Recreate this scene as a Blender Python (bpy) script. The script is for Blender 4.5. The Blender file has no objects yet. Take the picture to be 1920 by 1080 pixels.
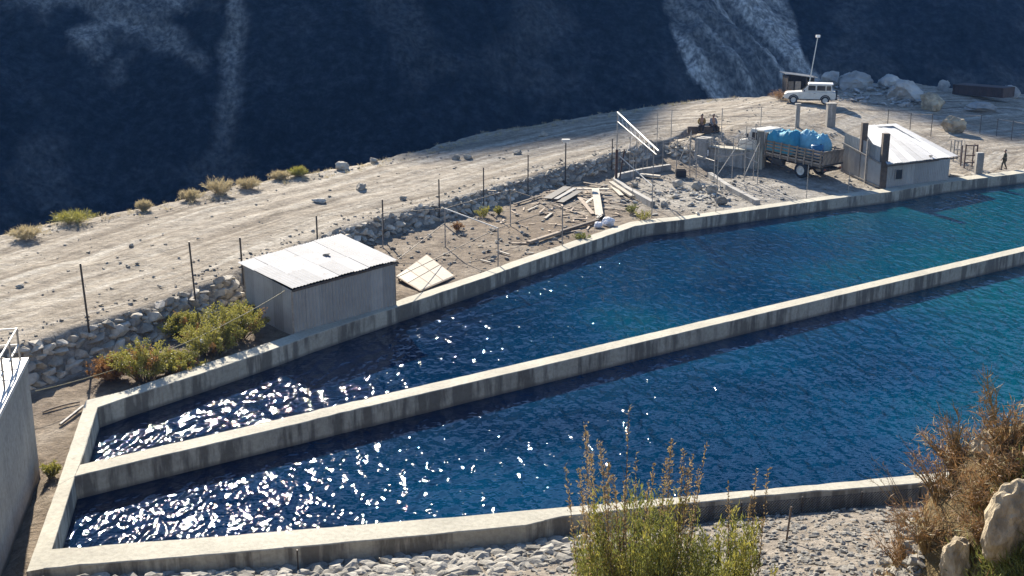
import bpy, bmesh, math, random
import numpy as np
from mathutils import Vector, Matrix, noise as mnoise
random.seed(7); np.random.seed(7)
sc = bpy.context.scene
C = sc.collection
R = math.radians

# ------------------------------------------------------------------ camera
FPX, PITCH, HC = 2200.0, R(15.26), 16.5          # focal length in 1920-px units, pitch below horizon, eye height over wall tops
cam_d = bpy.data.cameras.new('camera'); cam = bpy.data.objects.new('camera', cam_d); C.objects.link(cam)
cam.location = (0, 0, HC); cam.rotation_euler = (R(90) - PITCH, 0, 0)
cam_d.sensor_width = 36.0; cam_d.lens = 36.0 * FPX / 1920.0
cam_d.clip_start = 0.1; cam_d.clip_end = 4000
sc.camera = cam
# ------------------------------------------------------------------ sky, sun, exposure
SUN_AZ, SUN_EL = R(-18.0), R(27.8)               # azimuth from +Y (the view direction), negative = left
w = bpy.data.worlds.new('World'); sc.world = w; w.use_nodes = True
wn = w.node_tree.nodes; wl = w.node_tree.links
bg = wn['Background']; sky = wn.new('ShaderNodeTexSky'); sky.sky_type = 'NISHITA'; sky.sun_disc = False
sky.sun_elevation = SUN_EL; sky.sun_rotation = SUN_AZ; sky.altitude = 2000; sky.air_density = 1.0; sky.dust_density = 0.3; sky.ozone_density = 3.0
wl.new(sky.outputs[0], bg.inputs[0]); bg.inputs[1].default_value = 0.085
sd = bpy.data.lights.new('sun', 'SUN'); sun = bpy.data.objects.new('sun', sd); C.objects.link(sun)
sd.energy = 5.0; sd.angle = R(0.53); sd.color = (1.0, 0.915, 0.785)
SDIR = Vector((math.sin(SUN_AZ) * math.cos(SUN_EL), math.cos(SUN_AZ) * math.cos(SUN_EL), math.sin(SUN_EL)))
sun.rotation_euler = SDIR.to_track_quat('Z', 'Y').to_euler(); sun.location = SDIR * 300
HAZE = 0.00016
sc.cycles.max_bounces = 6; sc.cycles.diffuse_bounces = 3; sc.cycles.glossy_bounces = 3; sc.cycles.transmission_bounces = 3
sc.view_settings.view_transform = 'Standard'; sc.view_settings.look = 'None'; sc.view_settings.gamma = 1.0
sc.view_settings.use_curve_mapping = False; sc.view_settings.exposure = 1.5

# ------------------------------------------------------------------ layout helpers
cp, sp = math.cos(PITCH), math.sin(PITCH)
def ray(px, py):
    u = (px - 960) / FPX; v = -(py - 540) / FPX
    return u, cp + v * sp, -sp + v * cp
def P(px, py, z=0.0):
    a, b, c = ray(px, py); t = (z - HC) / c
    return Vector((a * t, b * t, z))
def Zat(pt, py):
    """height above plan point pt that is seen on row py"""
    Y = pt[1]; v = -(py - 540) / FPX
    return HC + Y * (-sp + v * cp) / (cp + v * sp)
def smooth(a, b, x):
    t = np.clip((np.asarray(x, float) - a) / (b - a), 0, 1); return t * t * (3 - 2 * t)

def poly_sd(pts, X, Y):
    """signed distance to an open polyline (positive on its left) and arclength"""
    best = np.full(X.shape, 1e9); sgn = np.ones(X.shape); arc = np.zeros(X.shape); s0 = 0
    for (x0, y0), (x1, y1) in zip(pts[:-1], pts[1:]):
        dx, dy = x1 - x0, y1 - y0; L = math.hypot(dx, dy)
        t = np.clip(((X - x0) * dx + (Y - y0) * dy) / (L * L), 0, 1)
        qx, qy = X - (x0 + t * dx), Y - (y0 + t * dy)
        d = np.hypot(qx, qy); cr = dx * (Y - y0) - dy * (X - x0)
        m = d < best - 1e-9
        best = np.where(m, d, best); sgn = np.where(m, np.sign(cr), sgn); arc = np.where(m, s0 + t * L, arc); s0 += L
    return best * sgn, arc
def in_poly(poly, X, Y):
    ins = np.zeros(X.shape, bool); n = len(poly)
    for i in range(n):
        x0, y0 = poly[i]; x1, y1 = poly[(i + 1) % n]
        c = ((y0 > Y) != (y1 > Y)) & (X < (x1 - x0) * (Y - y0) / (y1 - y0 + 1e-12) + x0)
        ins ^= c
    return ins
class TPS:
    def __init__(s, pts, lam=0.02):
        a = np.array(pts, float); s.p = a[:, :2] / 50.0; n = len(a)
        K = s.k(np.linalg.norm(s.p[:, None] - s.p[None], axis=2)) + lam * 0.05 * np.eye(n)
        Pm = np.c_[np.ones(n), s.p]; A = np.zeros((n + 3, n + 3)); A[:n, :n] = K; A[:n, n:] = Pm; A[n:, :n] = Pm.T
        s.w = np.linalg.solve(A, np.r_[a[:, 2], 0, 0, 0])
    @staticmethod
    def k(r): return np.where(r > 1e-9, r * r * np.log(r + 1e-12), 0)
    def __call__(s, X, Y):
        x = np.stack([np.asarray(X, float) / 50, np.asarray(Y, float) / 50], -1)
        r = np.linalg.norm(x[..., None, :] - s.p, axis=-1)
        return s.k(r) @ s.w[:-3] + s.w[-3] + x[..., 0] * s.w[-2] + x[..., 1] * s.w[-1]
def vnoise(X, Y, sc_, seed=0, oct_=4):
    """value noise in numpy"""
    out = np.zeros(np.shape(X)); amp = 1.0; tot = 0
    rng = np.random.RandomState(seed); tab = rng.rand(256, 256)
    x = np.asarray(X, float) / sc_; y = np.asarray(Y, float) / sc_
    for o in range(oct_):
        xi = np.floor(x).astype(int); yi = np.floor(y).astype(int); fx = x - xi; fy = y - yi
        fx = fx * fx * (3 - 2 * fx); fy = fy * fy * (3 - 2 * fy)
        g = lambda i, j: tab[(xi + i) & 255, (yi + j) & 255]
        out += amp * ((g(0, 0) * (1 - fx) + g(1, 0) * fx) * (1 - fy) + (g(0, 1) * (1 - fx) + g(1, 1) * fx) * fy)
        tot += amp; amp *= 0.5; x = x * 2.03 + 17.3; y = y * 2.03 + 5.1
    return out / tot * 2 - 1

# ------------------------------------------------------------------ object helpers
class MB:
    def __init__(s): s.v = []; s.f = []; s.sm = False
    def add(s, vs, fs):
        n = len(s.v); s.v += [tuple(v) for v in vs]; s.f += [tuple(i + n for i in f) for f in fs]; return s
    def box(s, c, d, rz=0.0, M=None):
        x, y, z = d[0] / 2, d[1] / 2, d[2] / 2
        m = Matrix.Translation(Vector(c)) @ Matrix.Rotation(rz, 4, 'Z') if M is None else M
        vs = [m @ Vector(q) for q in ((-x, -y, -z), (x, -y, -z), (x, y, -z), (-x, y, -z), (-x, -y, z), (x, -y, z), (x, y, z), (-x, y, z))]
        return s.add(vs, [(0, 3, 2, 1), (4, 5, 6, 7), (0, 1, 5, 4), (1, 2, 6, 5), (2, 3, 7, 6), (3, 0, 4, 7)])
    def bar(s, a, b, wd, ht, up=(0, 0, 1)):
        a = Vector(a); b = Vector(b); d = (b - a).normalized(); u = Vector(up)
        if abs(d.dot(u)) > 0.98: u = Vector((1, 0, 0))
        r = d.cross(u).normalized() * wd / 2; u = r.cross(d).normalized() * ht / 2
        vs = [a - r - u, a + r - u, a + r + u, a - r + u, b - r - u, b + r - u, b + r + u, b - r + u]
        return s.add(vs, [(0, 1, 2, 3), (7, 6, 5, 4), (0, 4, 5, 1), (1, 5, 6, 2), (2, 6, 7, 3), (3, 7, 4, 0)])
    def tube(s, pts, r, n=6, cap=True):
        pts = [Vector(p) for p in pts]; k = len(pts); rr = r if hasattr(r, '__len__') else [r] * k
        base = len(s.v); prev = None
        for i, p in enumerate(pts):
            d = (pts[min(i + 1, k - 1)] - pts[max(i - 1, 0)]).normalized()
            u = Vector((0, 0, 1)) if abs(d.z) < 0.95 else Vector((1, 0, 0))
            if prev is not None: u = prev
            x = d.cross(u).normalized(); yv = x.cross(d).normalized(); prev = yv
            for j in range(n):
                a = 2 * math.pi * j / n; s.v.append(tuple(p + (x * math.cos(a) + yv * math.sin(a)) * rr[i]))
        for i in range(k - 1):
            for j in range(n):
                a = base + i * n + j; b = base + i * n + (j + 1) % n
                s.f.append((a, b, b + n, a + n))
        if cap:
            s.f.append(tuple(base + j for j in range(n))[::-1]); s.f.append(tuple(base + (k - 1) * n + j for j in range(n)))
        return s
    def mesh(s, name='mesh'):
        m = bpy.data.meshes.new(name); m.from_pydata(s.v, [], s.f); m.update(); return m
    def build(s, name, mat, parent=None, smooth_=False):
        return link(name, s.mesh(name), mat, parent, smooth_)
def link(name, me, mat, parent=None, smooth_=False):
    if mat is not None and not me.materials: me.materials.append(mat)
    if smooth_: me.polygons.foreach_set('use_smooth', [True] * len(me.polygons))
    o = bpy.data.objects.new(name, me); C.objects.link(o)
    if parent is not None:
        o.parent = parent; o.matrix_parent_inverse = MW(parent).inverted()
    return o
def MW(o):
    m = o.matrix_basis
    return m if o.parent is None else MW(o.parent) @ o.matrix_parent_inverse @ m
def part(name, me, mat, parent, loc=(0, 0, 0), rot=(0, 0, 0), scale=(1, 1, 1), smooth_=False):
    """a part given in its parent's own coordinates"""
    if mat is not None and not me.materials: me.materials.append(mat)
    if smooth_: me.polygons.foreach_set('use_smooth', [True] * len(me.polygons))
    o = bpy.data.objects.new(name, me); C.objects.link(o); o.parent = parent
    o.location = loc; o.rotation_euler = rot; o.scale = scale
    return o
def tag(o, label=None, cat=None, group=None, kind=None):
    if label: o['label'] = label
    if cat: o['category'] = cat
    if group: o['group'] = group
    if kind: o['kind'] = kind
    return o
def empty(name, loc=(0, 0, 0), rz=0.0):
    o = bpy.data.objects.new(name, None); C.objects.link(o); o.location = loc; o.rotation_euler = (0, 0, rz); o.empty_display_size = 0.2
    return o

# ------------------------------------------------------------------ materials
def mat_new(name):
    m = bpy.data.materials.new(name); m.use_nodes = True; nt = m.node_tree
    b = nt.nodes['Principled BSDF']; return m, nt, nt.nodes, nt.links, b
def ramp(nt, fac, stops):
    r = nt.nodes.new('ShaderNodeValToRGB'); e = r.color_ramp.elements
    while len(e) < len(stops): e.new(0.5)
    for el, (p, c) in zip(e, stops): el.position = p; el.color = (*c, 1) if len(c) == 3 else c
    nt.links.new(fac, r.inputs[0]); return r.outputs[0]
def tex_coord(nt, scale=(1, 1, 1), kind='Object', rot=(0, 0, 0)):
    tc = nt.nodes.new('ShaderNodeTexCoord'); mp = nt.nodes.new('ShaderNodeMapping')
    mp.inputs['Scale'].default_value = scale; mp.inputs['Rotation'].default_value = rot
    nt.links.new(tc.outputs[kind], mp.inputs[0]); return mp.outputs[0]
def noise_t(nt, vec, scale, detail=6, rough=0.6, dist=0.0):
    n = nt.nodes.new('ShaderNodeTexNoise'); n.inputs['Scale'].default_value = scale; n.inputs['Detail'].default_value = detail
    n.inputs['Roughness'].default_value = rough; n.inputs['Distortion'].default_value = dist
    if vec is not None: nt.links.new(vec, n.inputs[0])
    return n.outputs[0]
def mixc(nt, fac, a, b, mode='MIX'):
    m = nt.nodes.new('ShaderNodeMix'); m.data_type = 'RGBA'; m.blend_type = mode
    for s, v in ((m.inputs[0], fac), (m.inputs[6], a), (m.inputs[7], b)):
        if isinstance(v, (int, float)): s.default_value = v
        elif isinstance(v, tuple): s.default_value = (*v, 1) if len(v) == 3 else v
        else: nt.links.new(v, s)
    return m.outputs[2]
def math_n(nt, op, a, b=None, clamp=False):
    m = nt.nodes.new('ShaderNodeMath'); m.operation = op; m.use_clamp = clamp
    for s, v in zip(m.inputs, (a, b)):
        if v is None: continue
        if isinstance(v, (int, float)): s.default_value = v
        else: nt.links.new(v, s)
    return m.outputs[0]
def bump(nt, b, h, strength, dist):
    n = nt.nodes.new('ShaderNodeBump'); n.inputs['Strength'].default_value = strength; n.inputs['Distance'].default_value = dist
    nt.links.new(h, n.inputs['Height']); nt.links.new(n.outputs[0], b.inputs['Normal']); return n
def attr(nt, name, out='Fac'):
    a = nt.nodes.new('ShaderNodeAttribute'); a.attribute_name = name; return a.outputs[out]
def simple(name, col, rough=0.7, metal=0.0, var=0.25, scale=3.0, bmp=0.0, spec=0.4, kind='Object', rnd=0.0):
    """base colour with mottling and roughness variation; rnd = brightness spread between objects"""
    m, nt, N, L, b = mat_new(name)
    v = tex_coord(nt, kind=kind); n = noise_t(nt, v, scale)
    dk = tuple(c * (1 - var) for c in col); lt = tuple(min(1, c * (1 + var)) for c in col)
    c = ramp(nt, n, [(0.3, dk), (0.7, lt)])
    if rnd:
        oi = N.new('ShaderNodeObjectInfo'); g = math_n(nt, 'MULTIPLY_ADD', oi.outputs['Random'], rnd); g.node.inputs[2].default_value = 1 - rnd / 2
        cc = N.new('ShaderNodeCombineColor')
        for i in range(3): L.new(g, cc.inputs[i])
        c = mixc(nt, 1.0, c, cc.outputs[0], 'MULTIPLY')
    L.new(c, b.inputs['Base Color'])
    rr = N.new('ShaderNodeMapRange'); rr.inputs['To Min'].default_value = max(0, rough - 0.12); rr.inputs['To Max'].default_value = min(1, rough + 0.12)
    L.new(n, rr.inputs[0]); L.new(rr.outputs[0], b.inputs['Roughness'])
    b.inputs['Metallic'].default_value = metal; b.inputs['Specular IOR Level'].default_value = spec
    if bmp: bump(nt, b, noise_t(nt, v, scale * 4), bmp, 0.05)
    return m

def m_concrete(name='weathered_concrete', base=(0.45, 0.42, 0.335), stain=0.7):
    m, nt, N, L, b = mat_new(name)
    v = tex_coord(nt); big = noise_t(nt, v, 0.35, 5); fine = noise_t(nt, v, 6, 5, 0.7)
    col = ramp(nt, big, [(0.3, tuple(c * 0.78 for c in base)), (0.7, tuple(min(1, c * 1.12) for c in base))])
    col = mixc(nt, 0.55, col, ramp(nt, fine, [(0.3, (0.55, 0.55, 0.55)), (0.62, (1.1, 1.1, 1.1))]), 'MULTIPLY')
    # runs of dirt on the upright faces: noise stretched along z, kept off the flat tops
    vs = tex_coord(nt, (2.4, 2.4, 0.35)); st = noise_t(nt, vs, 1.0, 5, 0.65)
    vs2 = tex_coord(nt, (0.6, 0.6, 0.15)); st2 = noise_t(nt, vs2, 1.0, 3, 0.5)
    stm = ramp(nt, math_n(nt, 'MULTIPLY', st, math_n(nt, 'MULTIPLY', st2, 2.0)), [(0.42, (0, 0, 0)), (0.60, (1, 1, 1))])
    geo = N.new('ShaderNodeNewGeometry'); sep = N.new('ShaderNodeSeparateXYZ'); L.new(geo.outputs['True Normal'], sep.inputs[0])
    side = math_n(nt, 'SUBTRACT', 1.0, math_n(nt, 'ABSOLUTE', sep.outputs[2]), True)
    col = mixc(nt, math_n(nt, 'MULTIPLY', math_n(nt, 'MULTIPLY', stm, side), stain), col, (0.07, 0.06, 0.05))
    # specks and dark patches on the tops
    sp_ = ramp(nt, noise_t(nt, v, 2.2, 6, 0.75), [(0.60, (0, 0, 0)), (0.70, (1, 1, 1))])
    col = mixc(nt, math_n(nt, 'MULTIPLY', sp_, 0.35), col, (0.16, 0.13, 0.10))
    sz_n = N.new('ShaderNodeSeparateXYZ'); L.new(v, sz_n.inputs[0])                      # damp, silted band just above the water
    wet = N.new('ShaderNodeMapRange'); wet.inputs['From Min'].default_value = -0.60; wet.inputs['From Max'].default_value = -0.74; L.new(math_n(nt, 'ADD', sz_n.outputs[2], math_n(nt, 'MULTIPLY', noise_t(nt, v, 1.1, 4, 0.6), 0.14)), wet.inputs[0])
    col = mixc(nt, math_n(nt, 'MULTIPLY', wet.outputs[0], 0.75), col, (0.10, 0.09, 0.075))
    L.new(col, b.inputs['Base Color']); b.inputs['Roughness'].default_value = 0.88; b.inputs['Specular IOR Level'].default_value = 0.25
    bump(nt, b, fine, 0.5, 0.03)
    return m

def m_ground():
    m, nt, N, L, b = mat_new('dusty_earth')
    v = tex_coord(nt); u_ = attr(nt, 'along'); v_ = attr(nt, 'across')
    cb = N.new('ShaderNodeCombineXYZ'); L.new(math_n(nt, 'MULTIPLY', u_, 0.05), cb.inputs[0]); L.new(v_, cb.inputs[1])
    tr = noise_t(nt, cb.outputs[0], 1.1, 5, 0.65, 0.6)
    road = ramp(nt, tr, [(0.34, (0.19, 0.155, 0.115)), (0.45, (0.31, 0.265, 0.205)), (0.54, (0.37, 0.325, 0.26)), (0.64, (0.48, 0.435, 0.36))])
    n1 = noise_t(nt, v, 0.35, 4, 0.65); n2 = noise_t(nt, v, 5, 5, 0.75)
    yard = ramp(nt, n1, [(0.32, (0.135, 0.10, 0.07)), (0.55, (0.22, 0.172, 0.122)), (0.7, (0.30, 0.25, 0.19))])
    grav = ramp(nt, noise_t(nt, v, 1.2, 6, 0.7), [(0.3, (0.23, 0.21, 0.18)), (0.7, (0.43, 0.40, 0.345))])
    grass = ramp(nt, n1, [(0.3, (0.11, 0.075, 0.035)), (0.7, (0.20, 0.15, 0.07))])
    col = mixc(nt, attr(nt, 'road'), yard, road); col = mixc(nt, attr(nt, 'gravel'), col, grav); col = mixc(nt, attr(nt, 'bank'), col, grass)
    col = mixc(nt, 0.7, col, ramp(nt, n2, [(0.32, (0.50, 0.49, 0.47)), (0.55, (1.0, 1.0, 1.0)), (0.68, (1.2, 1.2, 1.2))]), 'MULTIPLY')
    n3 = noise_t(nt, v, 1.3, 5, 0.7)
    col = mixc(nt, 0.75, col, ramp(nt, n3, [(0.35, (0.52, 0.50, 0.47)), (0.6, (1.12, 1.12, 1.12))]), 'MULTIPLY')
    L.new(col, b.inputs['Base Color']); b.inputs['Roughness'].default_value = 0.95; b.inputs['Specular IOR Level'].default_value = 0.15
    hsum = math_n(nt, 'ADD', n2, math_n(nt, 'MULTIPLY', noise_t(nt, v, 1.7, 6, 0.7), 2.0))
    bump(nt, b, hsum, 0.9, 0.10)
    return m

def m_water():
    m, nt, N, L, b = mat_new('pond_water')
    v = tex_coord(nt)
    sx_ = N.new('ShaderNodeSeparateXYZ'); L.new(v, sx_.inputs[0]); gx = N.new('ShaderNodeMapRange'); gx.inputs['From Min'].default_value = -14; gx.inputs['From Max'].default_value = 34; gx.inputs['To Min'].default_value = -0.22; gx.inputs['To Max'].default_value = 0.16; L.new(sx_.outputs[0], gx.inputs[0])   # base colour turns from navy to greener towards the open end
    L.new(ramp(nt, math_n(nt, 'ADD', noise_t(nt, v, 0.05, 3, 0.5), gx.outputs[0]), [(0.28, (0.0004, 0.009, 0.030)), (0.48, (0.0005, 0.029, 0.070)), (0.70, (0.0006, 0.056, 0.082))]), b.inputs['Base Color'])
    b.inputs['Roughness'].default_value = 0.035; b.inputs['IOR'].default_value = 1.333
    # wind ripples: crests run roughly across the basin, two crossing sets plus chop
    va = tex_coord(nt, (1.0, 0.42, 1), rot=(0, 0, R(-32))); vb = tex_coord(nt, (1.0, 0.55, 1), rot=(0, 0, R(38)))
    a = noise_t(nt, va, 1.75, 1, 0.45, 0.4); c = noise_t(nt, vb, 2.5, 1, 0.4, 0.3); d = noise_t(nt, v, 5.5, 1, 0.5)
    h = math_n(nt, 'ADD', math_n(nt, 'MULTIPLY', a, 1.0), math_n(nt, 'MULTIPLY', c, 0.50))
    h = math_n(nt, 'ADD', h, math_n(nt, 'MULTIPLY', d, 0.14))
    # calmer and rougher patches
    pm = N.new('ShaderNodeMapRange'); pm.inputs['From Min'].default_value = 0.3; pm.inputs['From Max'].default_value = 0.7
    pm.inputs['To Min'].default_value = 0.55; pm.inputs['To Max'].default_value = 1.2; L.new(noise_t(nt, v, 0.12, 3), pm.inputs[0])
    n = bump(nt, b, math_n(nt, 'MULTIPLY', math_n(nt, 'SUBTRACT', h, 0.805), pm.outputs[0]), 1.0, 0.215)
    return m

def m_mountain():
    m, nt, N, L, b = mat_new('mountain_scrub')
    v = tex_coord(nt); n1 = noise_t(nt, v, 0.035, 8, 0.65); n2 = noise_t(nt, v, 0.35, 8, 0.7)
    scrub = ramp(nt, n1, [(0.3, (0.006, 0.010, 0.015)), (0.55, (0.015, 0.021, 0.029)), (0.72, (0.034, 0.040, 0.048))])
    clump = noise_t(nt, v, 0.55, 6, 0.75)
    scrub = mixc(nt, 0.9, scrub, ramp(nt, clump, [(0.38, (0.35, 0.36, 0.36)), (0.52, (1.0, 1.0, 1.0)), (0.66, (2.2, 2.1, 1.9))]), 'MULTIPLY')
    vst = tex_coord(nt, (1.0, 1.0, 0.35)); stk = noise_t(nt, vst, 1.1, 5, 0.6)
    sc_c = ramp(nt, stk, [(0.34, (0.12, 0.12, 0.12)), (0.48, (0.26, 0.255, 0.245)), (0.62, (0.46, 0.445, 0.42))])
    sc_c = mixc(nt, 0.45, sc_c, ramp(nt, clump, [(0.36, (0.4, 0.4, 0.4)), (0.6, (1.2, 1.2, 1.2))]), 'MULTIPLY')
    pale = mixc(nt, attr(nt, 'scree_shaft'), scrub, sc_c)  # bare scree and the painted light shaft share this pale colour
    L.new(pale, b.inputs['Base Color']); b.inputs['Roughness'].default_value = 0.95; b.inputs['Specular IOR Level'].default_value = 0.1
    bump(nt, b, n2, 0.8, 0.6)
    return m

def m_sheet(name, col, rough=0.45, metal=0.55, rust=0.3, streak=True):
    m, nt, N, L, b = mat_new(name)
    v = tex_coord(nt, kind='Object'); n = noise_t(nt, v, 1.3, 6, 0.65)
    oi = N.new('ShaderNodeObjectInfo'); g = N.new('ShaderNodeMapRange'); g.inputs['To Min'].default_value = 0.74; g.inputs['To Max'].default_value = 1.10; L.new(oi.outputs['Random'], g.inputs[0])
    c = ramp(nt, n, [(0.3, tuple(x * 0.8 for x in col)), (0.7, col)])
    cc = N.new('ShaderNodeCombineColor')
    for i in range(3): L.new(g.outputs[0], cc.inputs[i])
    c = mixc(nt, 1.0, c, cc.outputs[0], 'MULTIPLY')
    vr = tex_coord(nt, (1.5, 1.5, 0.3), kind='Object'); ru = ramp(nt, noise_t(nt, vr, 1.6, 6, 0.7), [(0.58, (0, 0, 0)), (0.72, (1, 1, 1))])
    c = mixc(nt, math_n(nt, 'MULTIPLY', ru, rust), c, (0.12, 0.085, 0.06))
    L.new(c, b.inputs['Base Color']); b.inputs['Metallic'].default_value = metal; b.inputs['Roughness'].default_value = rough; b.inputs['Specular IOR Level'].default_value = 0.15
    return m

def m_leaf(name, a, bcol, trans=0.35, kind='Generated'):
    m, nt, N, L, b = mat_new(name)
    v = tex_coord(nt, kind='Object'); n = noise_t(nt, v, 9.0, 4, 0.7); n0 = noise_t(nt, v, 1.6, 3, 0.6)
    c = ramp(nt, math_n(nt, 'ADD', math_n(nt, 'MULTIPLY', n, 0.6), math_n(nt, 'MULTIPLY', n0, 0.4)), [(0.35, a), (0.62, bcol)])
    L.new(c, b.inputs['Base Color']); b.inputs['Roughness'].default_value = 0.55; b.inputs['Specular IOR Level'].default_value = 0.3
    t = N.new('ShaderNodeBsdfTranslucent'); L.new(c, t.inputs[0]); mx = N.new('ShaderNodeMixShader'); mx.inputs[0].default_value = trans
    L.new(b.outputs[0], mx.inputs[1]); L.new(t.outputs[0], mx.inputs[2]); L.new(mx.outputs[0], N['Material Output'].inputs[0])
    return m

M = dict(
    concrete=m_concrete(), block=m_concrete('blotched_concrete', (0.40, 0.37, 0.31), 0.2), concrete2=m_concrete('grey_render', (0.40, 0.38, 0.34), 0.45), ground=m_ground(), water=m_water(), mountain=m_mountain(),
    stone=simple('field_stone', (0.37, 0.33, 0.265), 0.9, var=0.35, scale=2.5, bmp=0.5, spec=0.2, rnd=0.7),
    stone_pale=simple('pale_masonry_stone', (0.28, 0.26, 0.22), 0.9, var=0.35, scale=3, bmp=0.5, spec=0.2, rnd=0.8),
    palestone=simple('pale_rubble', (0.42, 0.39, 0.33), 0.9, var=0.3, scale=3, bmp=0.5, spec=0.2),
    boulder=simple('boulder_rock', (0.34, 0.33, 0.31), 0.92, var=0.4, scale=1.2, bmp=0.6, spec=0.2, rnd=0.3),
    pale_rock=simple('buff_rock', (0.38, 0.31, 0.21), 0.9, var=0.5, scale=3.5, bmp=0.9, spec=0.2),
    roof=m_sheet('bare_roof_sheet', (0.38, 0.385, 0.395), 0.7, 0.0, 0.6), roof_pale=m_sheet('pale_roof_sheet', (0.58, 0.58, 0.575), 0.75, 0.0, 0.35), sheet=m_sheet('galvanised_sheet', (0.40, 0.39, 0.36), 0.5, 0.1, 0.4),
    sheet2=m_sheet('grey_sheet', (0.44, 0.43, 0.40), 0.6, 0.1, 0.5),
    galv=simple('galvanised_wire', (0.62, 0.60, 0.54), 0.5, 0.1, 0.15, 6), steel=simple('dark_steel', (0.07, 0.06, 0.05), 0.6, 0.4, 0.4, 6), pipe=simple('grey_pipe', (0.30, 0.28, 0.25), 0.5, 0.4, 0.3, 5),
    white=simple('chipped_white_paint', (0.74, 0.73, 0.70), 0.5, 0, 0.12, 6), offwhite=simple('dusty_white_paint', (0.60, 0.57, 0.50), 0.5, 0, 0.15, 3),
    wood=simple('weathered_wood', (0.27, 0.21, 0.15), 0.85, 0, 0.35, 4, 0.3, rnd=0.7), darkwood=simple('dark_wood', (0.10, 0.075, 0.055), 0.85, 0, 0.4, 4, 0.3),
    palewood=simple('pale_board', (0.42, 0.37, 0.29), 0.8, 0, 0.25, 4, 0.2, rnd=0.4),
    black=simple('black_void', (0.012, 0.012, 0.014), 0.6, 0, 0.3, 3), rubber=simple('tyre_rubber', (0.03, 0.03, 0.032), 0.85, 0, 0.3, 6),
    glass=simple('dark_glass', (0.015, 0.02, 0.025), 0.08, 0, 0.2, 2, spec=0.6),
    tarp=simple('blue_tarpaulin', (0.045, 0.24, 0.34), 0.75, 0, 0.25, 2.5), drum=simple('blue_plastic', (0.02, 0.12, 0.24), 0.4, 0, 0.2, 4),
    tarp_pale=simple('pale_blue_tarpaulin', (0.16, 0.38, 0.48), 0.75, 0, 0.25, 2.5),
    rust=simple('rusty_brown_steel', (0.06, 0.035, 0.028), 0.7, 0.2, 0.35, 2), cable=simple('yellowed_cable', (0.40, 0.34, 0.18), 0.6, 0, 0.1, 4),
    plaster=simple('red_plaster', (0.3, 0.1, 0.06), 0.7), skin=simple('skin', (0.30, 0.17, 0.11), 0.6, 0, 0.1, 8), hair=simple('dark_hair', (0.012, 0.010, 0.009), 0.5),
    cl_dark=simple('dark_cloth', (0.03, 0.026, 0.024), 0.9, 0, 0.3, 8), cl_mustard=simple('mustard_cloth', (0.26, 0.15, 0.035), 0.9, 0, 0.3, 8),
    cl_grey=simple('grey_cloth', (0.17, 0.175, 0.19), 0.9, 0, 0.25, 8), cl_olive=simple('olive_cloth', (0.055, 0.05, 0.025), 0.9, 0, 0.3, 8),
    plastic=simple('white_sack', (0.62, 0.62, 0.64), 0.6, 0, 0.2, 4), bark=simple('twig_bark', (0.12, 0.085, 0.055), 0.9, 0, 0.3, 9),
    leaf_green=m_leaf('olive_leaf', (0.085, 0.10, 0.022), (0.26, 0.27, 0.07)), leaf_yellow=m_leaf('yellow_green_leaf', (0.15, 0.15, 0.03), (0.44, 0.40, 0.09)),
    leaf_red=m_leaf('rusty_leaf', (0.20, 0.09, 0.03), (0.36, 0.20, 0.07)), leaf_dry=m_leaf('dry_straw', (0.12, 0.06, 0.025), (0.36, 0.215, 0.10)),
    straw=m_leaf('pale_straw', (0.30, 0.24, 0.13), (0.55, 0.46, 0.27)), seed=m_leaf('brown_seed_head', (0.16, 0.11, 0.05), (0.42, 0.31, 0.15)),
)

# ------------------------------------------------------------------ basin outline (wall-top edges, plan)
FAR_IN = [(183, 764), (228, 748), (375, 701), (480, 666), (531, 648), (586, 628), (752, 573), (900, 524), (966, 500), (1137, 443), (1190, 424), (1225, 418), (1280, 412), (1560, 373), (1671, 359.6), (1777, 341.5), (1920, 324.7)]
FAR_OUT = [(161, 750), (226, 734.5), (366, 687), (474, 652), (521, 636), (578, 616), (744, 563), (892, 515), (957, 491), (1128, 434), (1182, 416), (1224, 410), (1280, 405), (1560, 366), (1671, 352), (1777, 334), (1920, 317.5)]
MID_F = [(140.6, 892.6), (1920, 471.7)]
MID_B = [(150, 871), (1920, 462.0)]
NEAR_IN = [(98, 1029), (440, 1002), (823, 970.5), (1000, 955.2), (1053, 950.5), (1297, 928.6), (1480, 911.9), (1709, 891.0)]
NEAR_OUT = [(81.5, 1066), (440, 1035), (830, 1000), (987, 984), (1053, 968), (1297, 942.5), (1480, 925), (1709, 907.5)]
END_IN = [(183, 764), (151, 868), (140.6, 892.6), (98, 1029)]
END_OUT = [(161, 750), (116, 883), (107, 910), (49, 1072)]
pl = lambda L, z=0: [P(x, y, z) for x, y in L]
fi, fo, mf, mb_, ni, no_ = map(pl, (FAR_IN, FAR_OUT, MID_F, MID_B, NEAR_IN, NEAR_OUT)); ei, eo = pl(END_IN), pl(END_OUT)
def extend(L, d): v = (L[-1] - L[-2]).normalized(); L.append(L[-1] + v * d)
for L_ in (fi, fo): extend(L_, 40)
for L_ in (mf, mb_, ni, no_): extend(L_, 45)
mid = lambda a, b: [((p.x + q.x) / 2, (p.y + q.y) / 2) for p, q in zip(a, b)]
pond_poly = mid(fi, fo) + mid(ni, no_)[::-1] + mid(ei, eo)[::-1]
NEARMID = [((no_[0] + Vector((-60, -2, 0))).x, no_[0].y - 2)] + [(p.x, p.y) for p in no_]

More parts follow.
